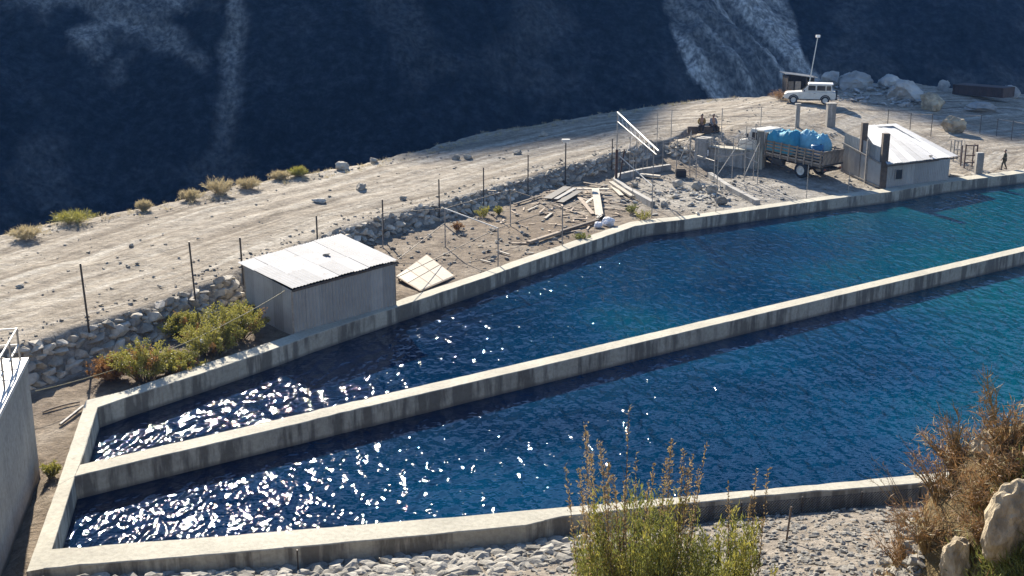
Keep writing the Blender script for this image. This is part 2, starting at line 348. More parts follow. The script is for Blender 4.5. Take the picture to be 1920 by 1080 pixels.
# ------------------------------------------------------------------ terrain
road_px = [(-80, 700, 1.1), (60, 640, 1.1), (-80, 460, 1.0), (0, 447, 1.0), (150, 540, 1.1), (300, 384, 1.1), (300, 590, 1.0), (450, 346, 1.2), (450, 530, 1.0), (600, 323, 1.3), (600, 440, 1.0), (720, 301, 1.4),
           (800, 385, 1.0), (820, 270, 1.5), (900, 355, 1.1), (1000, 240, 1.9), (1000, 325, 1.2), (1150, 214, 2.4), (1150, 290, 1.6), (1260, 262, 2.1), (1250, 197, 2.7), (1310, 250, 2.5), (1400, 248, 2.8), (1420, 187, 3.0)]
both_px = [(1490, 240, 2.6), (1520, 192, 3.1), (1530, 225, 2.7), (1600, 212, 2.6), (1600, 170, 3.2), (1700, 178, 3.0), (1700, 215, 2.0), (1780, 235, 1.3), (1830, 184, 2.5), (1910, 200, 2.0), (1900, 250, 0.9), (1900, 300, 0.1), (1800, 300, 0.2), (1700, 330, 0.1), (2050, 230, 1), (2050, 300, 0.1),
           (1450, 303, 0.9), (1500, 332, 0.45), (1570, 318, 0.5), (1600, 340, 0.1), (1660, 350, -0.1), (1560, 280, 1.3)]
yard_px = [(-60, 760, -0.6), (100, 720, -0.5), (120, 850, -0.6), (230, 705, -0.5), (450, 600, -0.3), (560, 600, -0.12), (800, 520, -0.12), (700, 460, -0.1), (900, 480, -0.1), (900, 410, 0), (1000, 430, -0.05), (1100, 400, 0), (1050, 360, 0.1), (1180, 395, -0.05), (1160, 335, 0.15), (1300, 390, -0.08), (1250, 330, 0.15), (1330, 322, 0.3), (1420, 322, 0.5), (1430, 375, -0.05)]
tp = lambda L: [(P(*q).x, P(*q).y, q[2]) for q in L]
T_road = TPS(tp(road_px) + tp(both_px)); T_yard = TPS(tp(yard_px) + tp(both_px))
RL = [(P(*q).x, P(*q).y) for q in [(-160, 770, -0.5), (60, 728, -0.5), (170, 690, -0.5), (300, 640, -0.4), (380, 603, -0.35), (455, 572, -0.3), (560, 515, -0.2), (690, 458, -0.1), (800, 422, 0), (900, 398, 0), (960, 378, 0), (1050, 350, 0.1), (1150, 326, 0.15), (1240, 306, 0.2), (1308, 318, 0.3), (1428, 318, 0.4), (1470, 285, 1.2), (1560, 245, 2.4), (1640, 225, 2), (1900, 215, 1.5)]]
EL = [(P(*q).x, P(*q).y) for q in [(-260, 500, 1), (0, 445, 1), (80, 424, 1), (150, 412, 1.1), (300, 383, 1.1), (450, 345, 1.2), (600, 322, 1.3), (720, 300, 1.4), (800, 278, 1.5), (850, 262, 1.6), (900, 250, 1.7), (1000, 236, 1.9), (1160, 211, 2.4), (1250, 195, 2.7), (1330, 186, 2.9), (1430, 182, 3.0), (1560, 164, 3.2), (1700, 158, 3.1), (1790, 170, 2.7), (1930, 180, 2.2), (2150, 190, 1.5)]]
def hfun(X, Y, detail=True):
    X = np.asarray(X, float); Y = np.asarray(Y, float)
    rd, ru = poly_sd(RL, X, Y); ed, eu = poly_sd(EL, X, Y)
    t = smooth(0.1, 1.1, rd + 0.25 * vnoise(X, Y, 1.5, 3, 2))
    h = T_yard(X, Y) * (1 - t) + T_road(X, Y) * t
    if detail:
        h = h + 0.10 * vnoise(X, Y, 3.0, 1) + 0.045 * vnoise(X, Y, 0.7, 2, 3) * (1 + 1.2 * np.exp(-((rd - 0.5) / 1.2) ** 2))
        # wheel ruts along the road
        on = smooth(1.0, 2.5, rd) * smooth(0.5, 2.0, -ed)
        h = h + on * (0.10 * vnoise(ru / 16.0, rd, 1.1, 5, 3) + 0.07 * np.clip(vnoise(ru / 5.0, rd, 0.9, 15, 3), 0.1, 1))
        h = h + 0.25 * np.exp(-((ed + 0.8) / 0.9) ** 2) * np.clip(vnoise(X, Y, 2.2, 9, 3) + 0.2, 0, 1)
    d = np.clip(ed + 0.5 * vnoise(X, Y, 2.5, 8, 3), 0, None)
    h = h - 1.15 * d - 0.6 * vnoise(X, Y, 5, 11) * smooth(0, 4, d)
    # bank on the camera's side of the basin
    nd, nu = poly_sd(NEARMID, X, Y); q = np.clip(-nd, 0, None)
    slope = 14.9 - 0.50 * Y - 1.7 * np.sin(np.clip(Y / 31.0, 0, 1) * math.pi)
    mound = 4.7 * smooth(3.8, 6.4, X + 0.5 * vnoise(X, Y, 1.6, 61, 2)) * np.exp(-((Y - 13.6) / 3.4) ** 2)
    near = np.maximum(-0.62 + 0.30 * np.clip(q - 0.15, 0, None), slope + mound)
    if detail: near = near + 0.08 * vnoise(X, Y, 1.2, 4)
    near = near * 1.0
    h = np.where(nd < 0, near, h)
    # sunken channel floor beside the end wall
    ch = smooth(0.2, 0.6, in_chan(X, Y)); h = h * (1 - ch) + (-1.0) * ch
    h = np.where(in_poly(pond_poly, X, Y), -4.0, h)
    return h
CH_A, CH_B = P(62, 900, -0.8), P(-40, 1120, -0.8)
def in_chan(X, Y):
    d, a = poly_sd([(CH_A.x - 0.9, CH_A.y), (CH_B.x - 0.9, CH_B.y)], X, Y)
    return np.clip(1.7 - np.abs(d), 0, 1)
xs = np.arange(-62, 112, 0.42); ys = np.concatenate([np.arange(-8, 24, 0.5), np.arange(24, 175, 0.42)])
XX, YY = np.meshgrid(xs, ys); ZZ = hfun(XX, YY)
nx, ny = len(xs), len(ys)
def hgrid(X, Y):
    """ground height read back from the built sheet"""
    X = np.asarray(X, float); Y = np.asarray(Y, float)
    i = np.clip(np.searchsorted(xs, X) - 1, 0, nx - 2); j = np.clip(np.searchsorted(ys, Y) - 1, 0, ny - 2)
    u = np.clip((X - xs[i]) / (xs[i + 1] - xs[i]), 0, 1); v = np.clip((Y - ys[j]) / (ys[j + 1] - ys[j]), 0, 1)
    return (ZZ[j, i] * (1 - u) + ZZ[j, i + 1] * u) * (1 - v) + (ZZ[j + 1, i] * (1 - u) + ZZ[j + 1, i + 1] * u) * v
def H1(x, y): return float(hgrid(x, y))
def G(px, py, dz=0.0):
    """point of the ground seen at a pixel of the 1920x1080 layout"""
    a, b, c = ray(px, py); ts = np.linspace(7, 200, 2600)
    z = HC + c * ts; hh = hgrid(a * ts, b * ts); hit = z < hh
    i = int(np.argmax(hit)) if hit.any() else len(ts) - 1
    lo, hi = ts[max(i - 1, 0)], ts[i]; tt = np.linspace(lo, hi, 12); hit = (HC + c * tt) < hgrid(a * tt, b * tt)
    t = tt[int(np.argmax(hit))] if hit.any() else hi
    return Vector((a * t, b * t, HC + c * t + dz))
def gnd(x, y, dz=0.0): return Vector((x, y, H1(x, y) + dz))

me = bpy.data.meshes.new('ground')
idx = np.arange(nx * ny).reshape(ny, nx)
fa = np.stack([idx[:-1, :-1], idx[:-1, 1:], idx[1:, 1:], idx[1:, :-1]], -1).reshape(-1, 4)
me.from_pydata(np.stack([XX, YY, ZZ], -1).reshape(-1, 3).tolist(), [], fa.tolist()); me.update()
def add_attr(me, name, arr):
    a = me.attributes.new(name, 'FLOAT', 'POINT'); a.data.foreach_set('value', np.asarray(arr, np.float32).ravel())
rd, ru = poly_sd(RL, XX, YY); ed, eu = poly_sd(EL, XX, YY); nd, nu = poly_sd(NEARMID, XX, YY)
nz = vnoise(XX, YY, 4, 21)
add_attr(me, 'along', ru); add_attr(me, 'across', rd)
roadm = smooth(0.3, 1.6, rd + nz * 0.6); roadm = np.maximum(roadm, smooth(17, 27, XX) * (nd > 0))
add_attr(me, 'road', roadm)
gp = P(1330, 365, 0); grav = np.exp(-(((XX - gp.x - 2) / 11) ** 2 + ((YY - gp.y) / 7) ** 2)) * 1.6 * (rd < 0.5)
grav = np.clip(np.maximum(grav + nz * 0.3, (1 - smooth(0.5, 1.0, np.abs(rd - 0.5))) * 0.6), 0, 1)
nearm = (nd < 0)
bankm = np.where(nearm, smooth(3.2, 4.6, XX + nz * 0.6) * smooth(22, 19, YY), 0)
grav = np.where(nearm, 0.5, grav)
add_attr(me, 'gravel', grav); add_attr(me, 'bank', bankm)
ground = link('ground', me, M['ground'], None, True); tag(ground, kind='structure')

# mountain across the gorge; its crest throws the shade on the outer rim of the road
sa, ca = math.sin(-SUN_AZ), math.cos(-SUN_AZ)
def ce2xy(c, e): return c * ca - e * sa, c * sa + e * ca          # c across, e along the sun's bearing
def xy2ce(x, y): return x * ca + y * sa, -x * sa + y * ca
tanE = math.tan(SUN_EL)
shade_pts = []                                                     # (px, py, z): where the crest's shadow edge falls
for q in [(60, 300, 1), (420, 315, 1.2), (660, 292, 1.3), (780, 298, 1.4), (860, 291, 1.6), (960, 276, 1.8), (1060, 262, 2.0), (1150, 254, 2.2), (1225, 236, 2.5), (1270, 192, 2.8), (1400, 176, 3.0), (1480, 172, 3.1), (1560, 190, 3.1), (1640, 199, 2.8), (1720, 206, 2.4), (1790, 230, 1.8), (1860, 250, 1.2), (1930, 258, 1)]:
    p = P(*q); c_, e_ = xy2ce(p.x, p.y); shade_pts.append((c_, e_ - 1.0, q[2]))
shade_pts.sort()
sc_, se_, sz_ = (np.array([s[i] for s in shade_pts]) for i in range(3))
cs = np.concatenate([np.arange(-330, -140, 6), np.arange(-140, -60, 2.5), np.arange(-60, 205, 0.75), np.arange(205, 240, 2.5), np.arange(240, 420, 6)])
es = np.concatenate([np.arange(150, 166, 2), np.arange(166, 290, 0.8), np.arange(290, 330, 2.5), np.arange(330, 455, 6.25), np.arange(455, 640, 10)])
CC, EE = np.meshgrid(cs, es)
ECR = 455.0
zc = np.interp(CC, sc_, sz_ + tanE * (ECR - se_))
base = -52 + 10 * vnoise(CC, EE * 0 + 3, 60, 31, 2)
rise = np.clip((EE - 168) / (ECR - 168), 0, 1)
ZM = base + (zc - base) * rise ** 0.96
ZM = np.where(EE > ECR, zc - (EE - ECR) * 0.35, ZM)
rel = np.clip(1 - np.abs(rise - 0.45) * 2.0, 0, 1) * (EE < ECR)
gul = vnoise(CC, EE * 0.25, 22, 41, 4)
ZM = ZM + rel * (9 * vnoise(CC, EE, 45, 42, 4) + 6 * gul + 3.2 * vnoise(CC, EE, 7, 43, 3) + 1.3 * vnoise(CC, EE, 2.6, 46, 3))
ZM = np.where((EE < ECR), np.minimum(ZM, zc - (ECR - EE) * tanE * 1.02), ZM)
XM, YM = ce2xy(CC, EE)
# pale landslide scars and one painted shaft of hazy light: seen outlines, in layout pixels, carried onto the slope
depth = YM * cp - (ZM - HC) * sp; PXm = 960 + FPX * XM / depth; PYm = 540 - FPX * ((ZM - HC) * cp + YM * sp) / depth
ragg = 22 * vnoise(CC, EE, 6, 51, 5)
def outline_mask(poly, soft):
    X_, Y_ = PXm + ragg, PYm + ragg * 0.6
    ins = in_poly(poly, X_, Y_); d = poly_sd(poly + [poly[0]], X_, Y_)[0]
    return np.where(ins, smooth(0, soft, np.abs(d)), 0)
scree_shaft = 1.0 * outline_mask([(1240, -60), (1258, 60), (1290, 140), (1345, 200), (1500, 200), (1545, 150), (1500, 70), (1450, -60)], 5) * (0.30 + 0.70 * smooth(-0.35, 0.30, vnoise(CC + EE * 0.5, EE * 0.07, 3.2, 52, 4)))
scree_shaft = np.maximum(scree_shaft, 0.42 * outline_mask([(412, -80), (408, 120), (390, 200), (360, 330), (440, 330), (455, 200), (468, 100), (474, -80)], 26) * smooth(420, 60, PYm))  # soft hazy light shaft, painted into the slope colour as a fading streak
scree_shaft = np.maximum(scree_shaft, 0.62 * outline_mask([(120, 60), (160, 120), (230, 135), (330, 110), (400, 160), (420, 120), (340, 40), (200, 20)], 20) * smooth(-0.25, 0.5, vnoise(CC, EE, 9, 53, 3)))
scree_shaft = np.maximum(scree_shaft, 0.5 * outline_mask([(290, -40), (310, 20), (340, 25), (360, -40)], 10))
scree_shaft = np.maximum(scree_shaft, (0.10 + 0.30 * smooth(620, 100, PXm) * smooth(330, 40, PYm)) * smooth(0.12, 0.5, vnoise(CC, EE, 13, 54, 5)))
fan = outline_mask([(1240, -60), (1258, 60), (1290, 140), (1345, 200), (1500, 200), (1545, 150), (1500, 70), (1450, -60)], 60)
ZM = ZM + fan * (1.5 + 3.0 * vnoise(CC + EE * 0.5, EE * 0.06, 4.5, 55, 3) + 0.8 * vnoise(CC, EE, 1.6, 56, 2))
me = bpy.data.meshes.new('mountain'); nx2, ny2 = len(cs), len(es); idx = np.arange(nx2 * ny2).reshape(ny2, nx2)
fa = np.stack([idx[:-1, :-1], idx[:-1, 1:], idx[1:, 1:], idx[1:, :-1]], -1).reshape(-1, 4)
me.from_pydata(np.stack([XM, YM, ZM], -1).reshape(-1, 3).tolist(), [], fa.tolist()); me.update(); add_attr(me, 'scree_shaft', np.clip(scree_shaft, 0, 1))
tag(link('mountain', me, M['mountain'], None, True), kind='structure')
# gorge floor below road and mountain
mbg = MB(); mbg.add([(-430, -60, -58), (430, -60, -58), (430, 560, -58), (-430, 560, -58)], [(0, 1, 2, 3)])
tag(mbg.build('terrain', M['mountain']), kind='structure')

# ------------------------------------------------------------------ concrete basin and its water
WL = -0.85
def strip_wall(inn, out, zin, zout, joint=3.6, seed=0):
    """wall between two plan polylines; slightly uneven top, chamfered arrises, open joints between pours"""
    rng = random.Random(seed); mb = MB(); rows = []; s = 0; nextj = joint * 0.7
    for k in range(len(inn) - 1):
        a0, b0, a1, b1 = inn[k], out[k], inn[k + 1], out[k + 1]; L = (a1 - a0).length; n = max(1, int(L / 0.45))
        for i in range(n + (k == len(inn) - 2)):
            t = i / n; rows.append((a0.lerp(a1, t), b0.lerp(b1, t), s + t * L))
        s += L
    prev = None; j_off = 0; k = 0; out_rows = []
    for (a, b, q) in rows:
        if q > nextj:
            nextj += joint * rng.uniform(0.8, 1.25)
            out_rows.append((a, b, 'j'))
        out_rows.append((a, b, None))
    dz = 0
    for a, b, fl in out_rows:
        wdir = (b - a); wl_ = wdir.length; wdir.normalize()
        if fl == 'j':
            dz = rng.uniform(-0.012, 0.012); d = Vector((-wdir.y, wdir.x, 0))
            sub = [(a, b, 0), (a, b, 0.04), (a + d * 0.05, b + d * 0.05, 0.04)]
        else: sub = [(a, b, 0)]
        for aa, bb, ins in sub:
            e = rng.uniform(-0.010, 0.010) + (rng.uniform(0.02, 0.07) if rng.random() < 0.05 else 0); z = dz + rng.uniform(-0.006, 0.006) - ins; ch = 0.03
            A = aa + wdir * (ins + e); B = bb - wdir * (ins + e)
            ring = [Vector((A.x, A.y, zin)), Vector((A.x, A.y, z - ch)), A + wdir * ch + Vector((0, 0, z)), B - wdir * ch + Vector((0, 0, z)), Vector((B.x, B.y, z - ch)), Vector((B.x, B.y, zout))]
            cur = len(mb.v); mb.v += [tuple(v) for v in ring]
            if prev is not None:
                for i in range(5): mb.f.append((prev + i, cur + i, cur + i + 1, prev + i + 1))
            prev = cur
    return mb
basin = empty('settling_basin', (P(600, 850).x, P(600, 850).y, -0.85))
tag(basin, 'long twin concrete settling basin with stained grey walls, filled with blue water', 'basin')
strip_wall(fi, fo, -3.8, -1.2, 4.2, 1).build('far_wall', M['concrete'], basin)
strip_wall(mf, mb_, -3.8, -3.8, 4.6, 2).build('divider_wall', M['concrete'], basin)
strip_wall(ni, no_, -3.8, -1.6, 4.0, 3).build('near_wall', M['concrete'], basin)
ei2 = [ei[0], ei[1], ei[2], ei[3]]; eo2 = [eo[0], eo[1], eo[2], eo[3]]
ew = strip_wall(ei2, eo2, -3.8, -2.6, 9, 4)
ew.add([(ni[0].x, ni[0].y, 0), (eo[3].x, eo[3].y, 0), (no_[0].x, no_[0].y, 0), (no_[0].x, no_[0].y, -2.6), (eo[3].x, eo[3].y, -2.6)], [(0, 1, 2), (1, 4, 3, 2)])
ew.build('end_wall', M['concrete'], basin)
def water(poly):
    bm = bmesh.new(); f = bm.faces.new([bm.verts.new((p.x, p.y, WL)) for p in poly]); bmesh.ops.triangulate(bm, faces=[f])
    if f and f.is_valid and f.normal.z < 0: bmesh.ops.reverse_faces(bm, faces=bm.faces)
    bmesh.ops.recalc_face_normals(bm, faces=bm.faces)
    for fc in bm.faces:
        if fc.normal.z < 0: fc.normal_flip()
    me = bpy.data.meshes.new('water'); bm.to_mesh(me); bm.free()
    tag(link('water', me, M['water']), kind='structure')
lerp_l = lambda a, b, t: [p.lerp(q, t) for p, q in zip(a, b)]
water(lerp_l(fi, fo, 0.15) + lerp_l(mf, mb_, 0.8)[::-1] + [ei[1] + Vector((-0.1, 0, 0)), ei[0] + Vector((-0.1, 0, 0))])
water(lerp_l(mf, mb_, 0.2) + lerp_l(ni, no_, 0.15)[::-1] + [ei[3] + Vector((-0.1, 0, 0)), ei[2] + Vector((-0.1, 0, 0))])


# ------------------------------------------------------------------ thin blue air in the gorge
hz = bpy.data.materials.new('thin_haze'); hz.use_nodes = True; hn = hz.node_tree; hn.nodes.remove(hn.nodes['Principled BSDF'])
pv = hn.nodes.new('ShaderNodeVolumePrincipled'); pv.inputs['Color'].default_value = (0.16, 0.42, 1.0, 1); pv.inputs['Density'].default_value = HAZE; pv.inputs['Anisotropy'].default_value = 0.0
hn.links.new(pv.outputs[0], hn.nodes['Material Output'].inputs['Volume'])
mb = MB(); mb.box((0, 330, 80), (1500, 800, 280)); tag(mb.build('haze', hz), 'thin blue haze hanging in the gorge', 'haze', kind='stuff')
# ------------------------------------------------------------------ rocks
def rock_mesh(seed, n=16, flat=(1, 0.8, 0.6)):
    rng = random.Random(seed); bm = bmesh.new()
    for i in range(n):
        v = Vector((rng.gauss(0, 1), rng.gauss(0, 1), rng.gauss(0, 1))).normalized() * rng.uniform(0.85, 1.1)
        bm.verts.new((v.x * 0.5 * flat[0], v.y * 0.5 * flat[1], v.z * 0.5 * flat[2]))
    r = bmesh.ops.convex_hull(bm, input=bm.verts)
    bmesh.ops.delete(bm, geom=[g for g in r['geom_interior'] if isinstance(g, bmesh.types.BMVert)], context='VERTS')
    bmesh.ops.recalc_face_normals(bm, faces=bm.faces)
    me = bpy.data.meshes.new('rock'); bm.to_mesh(me); bm.free(); return me
def boulder_mesh(seed, amp=0.30, sub=4, cuts=11):
    """fractured block: a noisy ball sheared off by flat break planes"""
    rng = random.Random(seed); bm = bmesh.new(); bmesh.ops.create_icosphere(bm, subdivisions=sub, radius=0.5)
    pl_ = [(Vector((rng.gauss(0, 1), rng.gauss(0, 1), rng.gauss(0, 0.8))).normalized(), rng.uniform(0.26, 0.40)) for _ in range(cuts)]
    for v in bm.verts:
        p = v.co * (1 + amp * mnoise.fractal(v.co * 1.7 + Vector((seed * 3.1, 0, 0)), 1.0, 2.0, 2))
        for n_, d in pl_:
            k = p.dot(n_) - d
            if k > 0: p -= n_ * k
        p += p.normalized() * 0.05 * mnoise.fractal(p * 7 + Vector((0, seed * 1.7, 0)), 1.0, 2.0, 4)
        v.co = p
    me = bpy.data.meshes.new('boulder'); bm.to_mesh(me); bm.free(); return me
RK = [rock_mesh(i) for i in range(10)]
RKP = [rock_mesh(40 + i, 18, (1, 0.75, 0.5)) for i in range(10)]
for r_ in RK: r_.materials.append(M['stone'])
for r_ in RKP: r_.materials.append(M['stone_pale'])
def along_px(pts, step):
    out = []; 
    for (a, b) in zip(pts[:-1], pts[1:]):
        n = max(1, int((b - a).length / step)); out += [a.lerp(b, i / n) for i in range(n)]
    return out
def child(name, me, parent, loc, rot, sc_):
    o = bpy.data.objects.new(name, me); C.objects.link(o); o.parent = parent
    o.location = Vector(loc) - parent.location; o.rotation_euler = rot; o.scale = sc_; return o
def bank_stones(name, label, p0, p1, size, rows, meshes, seed, maxn, skip=0.0, h0=0.0, h1=1.0):
    """stones set along the bank line RL between two layout columns"""
    rng = random.Random(seed); root = empty(name, gnd(*p0)); tag(root, label, 'stone wall')
    pts = [Vector((x, y, 0)) for x, y in RL]; cum = [0]
    for a, b in zip(pts[:-1], pts[1:]): cum.append(cum[-1] + (b - a).length)
    s0 = float(poly_sd(RL, np.array([p0[0]]), np.array([p0[1]]))[1][0]); s1 = float(poly_sd(RL, np.array([p1[0]]), np.array([p1[1]]))[1][0])
    n = 0
    for row in range(rows):
        s = s0 + rng.uniform(0, size)
        while s < s1 and n < maxn:
            i = max(k for k in range(len(cum) - 1) if cum[k] <= s); a, b = pts[i], pts[i + 1]; d = (b - a).normalized(); nrm = Vector((-d.y, d.x, 0))
            f = (row + rng.uniform(0.1, 0.9)) / rows; q = a + d * (s - cum[i]) + nrm * (0.12 + f * 0.95)
            sz = size * rng.uniform(0.65, 1.5) * (1.1 - 0.3 * f)
            if rng.random() > skip:
                z = H1(q.x, q.y) + rng.uniform(-0.04, 0.08) * size + h0
                child('stone', rng.choice(meshes), root, (q.x, q.y, z), (rng.uniform(-.5, .5), rng.uniform(-.5, .5), math.atan2(d.y, d.x) + rng.uniform(-.5, .5)), (sz * rng.uniform(0.9, 1.4), sz * rng.uniform(0.8, 1.1), sz * rng.uniform(0.8, 1.2))); n += 1
            s += sz * rng.uniform(0.75, 1.05)
    return root
pA, pB = P(-20, 745, -0.5), P(470, 565, -0.3)
bank_stones('dry_stone_wall', 'rough dry stone retaining wall below the road, behind the green bushes', (pA.x, pA.y), (pB.x, pB.y), 0.74, 6, RK, 3, 298)
pA, pB = P(610, 490, -0.2), P(1300, 312, 0.3)
bank_stones('rubble_embankment', 'grey rubble embankment along the road above the yard strewn with planks', (pA.x, pA.y), (pB.x, pB.y), 0.62, 4, RK, 4, 298, 0.1)
# stone pitching under the near wall
rng = random.Random(12); root = empty('stone_pitching', gnd(no_[2].x, no_[2].y - 1)); tag(root, 'pale rubble stone pitching below the near basin wall', 'stone wall')
cnt = 0
for r_ in range(11):
    q0 = 0.16 + r_ * 0.33
    x = no_[0].x + rng.uniform(-0.3, 0.3) + 0.2
    while x < 3.6 and cnt < 298:
        yb = np.interp(x, [p.x for p in no_], [p.y for p in no_]); y = yb - q0 + rng.uniform(-0.07, 0.07); sz = rng.uniform(0.32, 0.62)
        a, b, c = x, y * cp - (H1(x, y) - HC) * sp, 0
        row = 540 - FPX * ((H1(x, y) - HC) * cp + y * sp) / b
        if row < 1100 and row > 990 - 0:
            child('stone', rng.choice(RKP), root, (x, y, H1(x, y) + 0.02), (rng.uniform(-.3, .3), rng.uniform(-.3, .3), rng.uniform(-1, 1)), (sz * 1.25, sz * 0.95, sz * 0.9)); cnt += 1
        x += sz * 0.98
# loose pebbles and cobbles (uncountable)
def pebbles(name, pts, smin, smax, mat, seed):
    rng = random.Random(seed); base_ = [rock_mesh(100 + i, 10) for i in range(6)]
    geo = [([v.co.copy() for v in b.vertices], [tuple(p.vertices) for p in b.polygons]) for b in base_]; mb = MB()
    X = np.array([p[0] for p in pts]); Y = np.array([p[1] for p in pts]); Z = hgrid(X, Y)
    for x, y, z in zip(X, Y, Z):
        s = smin + (smax - smin) * rng.random() ** 3; vs, fs = geo[rng.randrange(6)]
        mt = Matrix.Translation((x, y, z + s * 0.12)) @ Matrix.Rotation(rng.uniform(0, 6.3), 4, 'Z') @ Matrix.Diagonal((s, s * rng.uniform(.7, 1), s * rng.uniform(.6, 1), 1))
        mb.add([mt @ v for v in vs], fs)
    return tag(mb.build(name, mat), kind='stuff')
rng = random.Random(5)
def band(line, n, d0, d1, p0=0.0, p1=1.0):
    pts = [Vector((x, y)) for x, y in line]; cum = [0]
    for a, b in zip(pts[:-1], pts[1:]): cum.append(cum[-1] + (b - a).length)
    out = []
    for _ in range(n):
        s = cum[-1] * rng.uniform(p0, p1); i = max(k for k in range(len(cum) - 1) if cum[k] <= s); d = (pts[i + 1] - pts[i]).normalized()
        q = pts[i] + d * (s - cum[i]) + Vector((-d.y, d.x)) * (d0 + (d1 - d0) * rng.random()); out.append((q.x, q.y))
    return out
ok = lambda L: [p for p in L if not in_poly(pond_poly, np.array([p[0]]), np.array([p[1]]))[0]]
o = pebbles('gravel', band(EL, 900, -2.6, 0.3) + band(RL, 1500, -0.8, 3.0, 0.0, 0.75) + band(RL, 900, 2, 14), 0.04, 0.34, M['stone'], 1)
tag(o, 'loose stones scattered over the dusty road and its verges', 'gravel')
yd = []
for _ in range(2600):
    px, py = rng.uniform(690, 1640), rng.uniform(320, 520)
    yfar = np.interp(px, [q[0] for q in FAR_OUT], [q[1] for q in FAR_OUT]); ytop = np.interp(px, [690, 900, 1150, 1330, 1640], [455, 400, 340, 325, 345])
    if py < yfar - 4 and py > ytop - 4: p = P(px, py, 0); yd.append((p.x, p.y))
o = pebbles('gravel', yd, 0.05, 0.5, M['stone_pale'], 2); tag(o, 'broken stones littering the yard behind the far basin wall', 'gravel')
rb = []
for _ in range(260):
    p = G(rng.gauss(1300, 62), rng.gauss(362, 18)); rb.append((p.x, p.y))
o = pebbles('rubble', ok(rb), 0.15, 0.75, M['palestone'], 12); tag(o, 'pale rubble lying inside the concrete kerbs by the far wall', 'rubble')
nr = []
for _ in range(3800):
    px, py = rng.uniform(900, 1730), rng.uniform(955, 1088); p = G(px, py); nr.append((p.x, p.y))
o = pebbles('gravel', ok(nr), 0.04, 0.34, M['stone_pale'], 3); tag(o, 'fine grey gravel below the near wall beside the dry shrubs', 'gravel')

# boulders
def boulder(name, px, py, w_, h_, mat, label, seed, group=None, rz=None, dd=0.9, cat='boulder', cuts=11):
    g = G(px, py); sc1 = (g - cam.location).length / FPX; me = boulder_mesh(seed, cuts=cuts)
    o = link(name, me, mat); W = w_ * sc1; Hh = h_ * sc1
    o.scale = (W, W * dd, Hh * 1.35); o.location = g + Vector((0, W * dd * 0.3, Hh * 0.40)); o.rotation_euler = (0, 0, rz if rz is not None else seed)
    return tag(o, label, cat, group)
gb = 'boulders at the far end of the site'
boulder('boulder', 1563, 164, 42, 30, M['boulder'], 'tall grey boulder just right of the flat-roofed hut', 61, gb)
boulder('boulder', 1615, 172, 72, 34, M['boulder'], 'broad shaded grey boulder behind the white car, second from the hut', 62, gb)
boulder('boulder', 1664, 166, 44, 24, M['boulder'], 'low rounded boulder in the gap between the two largest boulders', 63, gb)
boulder('boulder', 1700, 190, 66, 38, M['boulder'], 'largest pointed grey boulder at the rim, shaded side forward', 264, gb)
boulder('boulder', 1773, 172, 28, 20, M['boulder'], 'small boulder against the left end of the dark container', 65, gb)
boulder('boulder', 1897, 184, 34, 18, M['boulder'], 'small boulder against the right end of the dark container', 66, gb)
boulder('boulder', 1845, 212, 62, 18, M['boulder'], 'flat bluish heap of rock in the shade below the container', 67, gb)
boulder('rock_outcrop', 1750, 208, 54, 30, M['pale_rock'], 'sunlit tan rock hump in front of the pointed boulder', 68, gb)
boulder('boulder', 1790, 250, 46, 32, M['pale_rock'], 'pale sunlit boulder with a shaded face behind the house roof', 69, gb)
boulder('boulder', 1590, 160, 34, 22, M['boulder'], 'boulder peeping between the tall boulder and the broad one behind the car', 70, gb)
rk_pts = []
for _ in range(240):
    px = rng.uniform(1545, 1730); p = P(px, rng.uniform(168, 190), 3.0); rk_pts.append((p.x, p.y))
tag(pebbles('rubble', rk_pts, 0.3, 1.5, M['boulder'], 9), 'grey rubble heaped between the large boulders at the far rim', 'rubble')
gr = 'rocks on the dusty road'
for i, (px, py, w_, h_, lb) in enumerate([(676, 356, 30, 13, 'dark flat rock in the middle of the road above the shed'), (640, 318, 36, 14, 'pale low rock on the road rim left of the shaded strip'), (700, 306, 22, 10, 'small pale rock on the road rim at the start of the shaded strip'),
        (855, 300, 20, 10, 'dark rock on the road berm, left of a pair'), (877, 298, 20, 9, 'dark rock on the road berm, right of a pair'), (1018, 256, 18, 9, 'white block on the berm beside the shaded strip'), (245, 464, 12, 7, 'single small stone on the bare road left of the shed'),
        (36, 540, 18, 7, 'dark flat stone on the road at the left edge'), (598, 380, 26, 9, 'low dark clod on the road above the shed roof'), (755, 375, 18, 8, 'small clod on the road between two fence posts'), (970, 290, 22, 9, 'brownish rock on the berm near the lamp post')]):
    boulder('rock', px, py, w_, h_, M['stone'], lb, 80 + i, gr, cat='rock')
gy = 'white stones in the yard'
for i, (px, py, w_, lb) in enumerate([(810, 410, 20, 'round white stone in the yard, leftmost of the row'), (833, 404, 16, 'white stone in the yard, second of the row'), (858, 397, 16, 'white stone in the yard, third of the row'), (887, 394, 14, 'white stone in the yard, last of the row by the yellow bush')]):
    boulder('stone', px, py, w_, w_ * 0.75, M['stone_pale'], lb, 100 + i, gy, cat='stone')
for i, (px, py, w_, lb) in enumerate([(1270, 352, 24, 'rock lying inside the concrete kerb, nearest the black crate'), (1310, 358, 24, 'pale rock in the rubble yard, left of the shaded pit'), (1335, 365, 26, 'pale rock in the rubble yard beside the pit kerb'), (1352, 385, 24, 'pale rock at the basin wall in front of the pit'), (1245, 390, 18, 'dark rock near the basin wall by the frame post'), (1190, 352, 16, 'dark rock inside the corner of the concrete kerb')]):
    boulder('rock', px, py, w_, w_ * 0.6, M['stone_pale'] if 'pale' in lb else M['stone'], lb, 120 + i, 'rocks in the rubble yard', cat='rock')
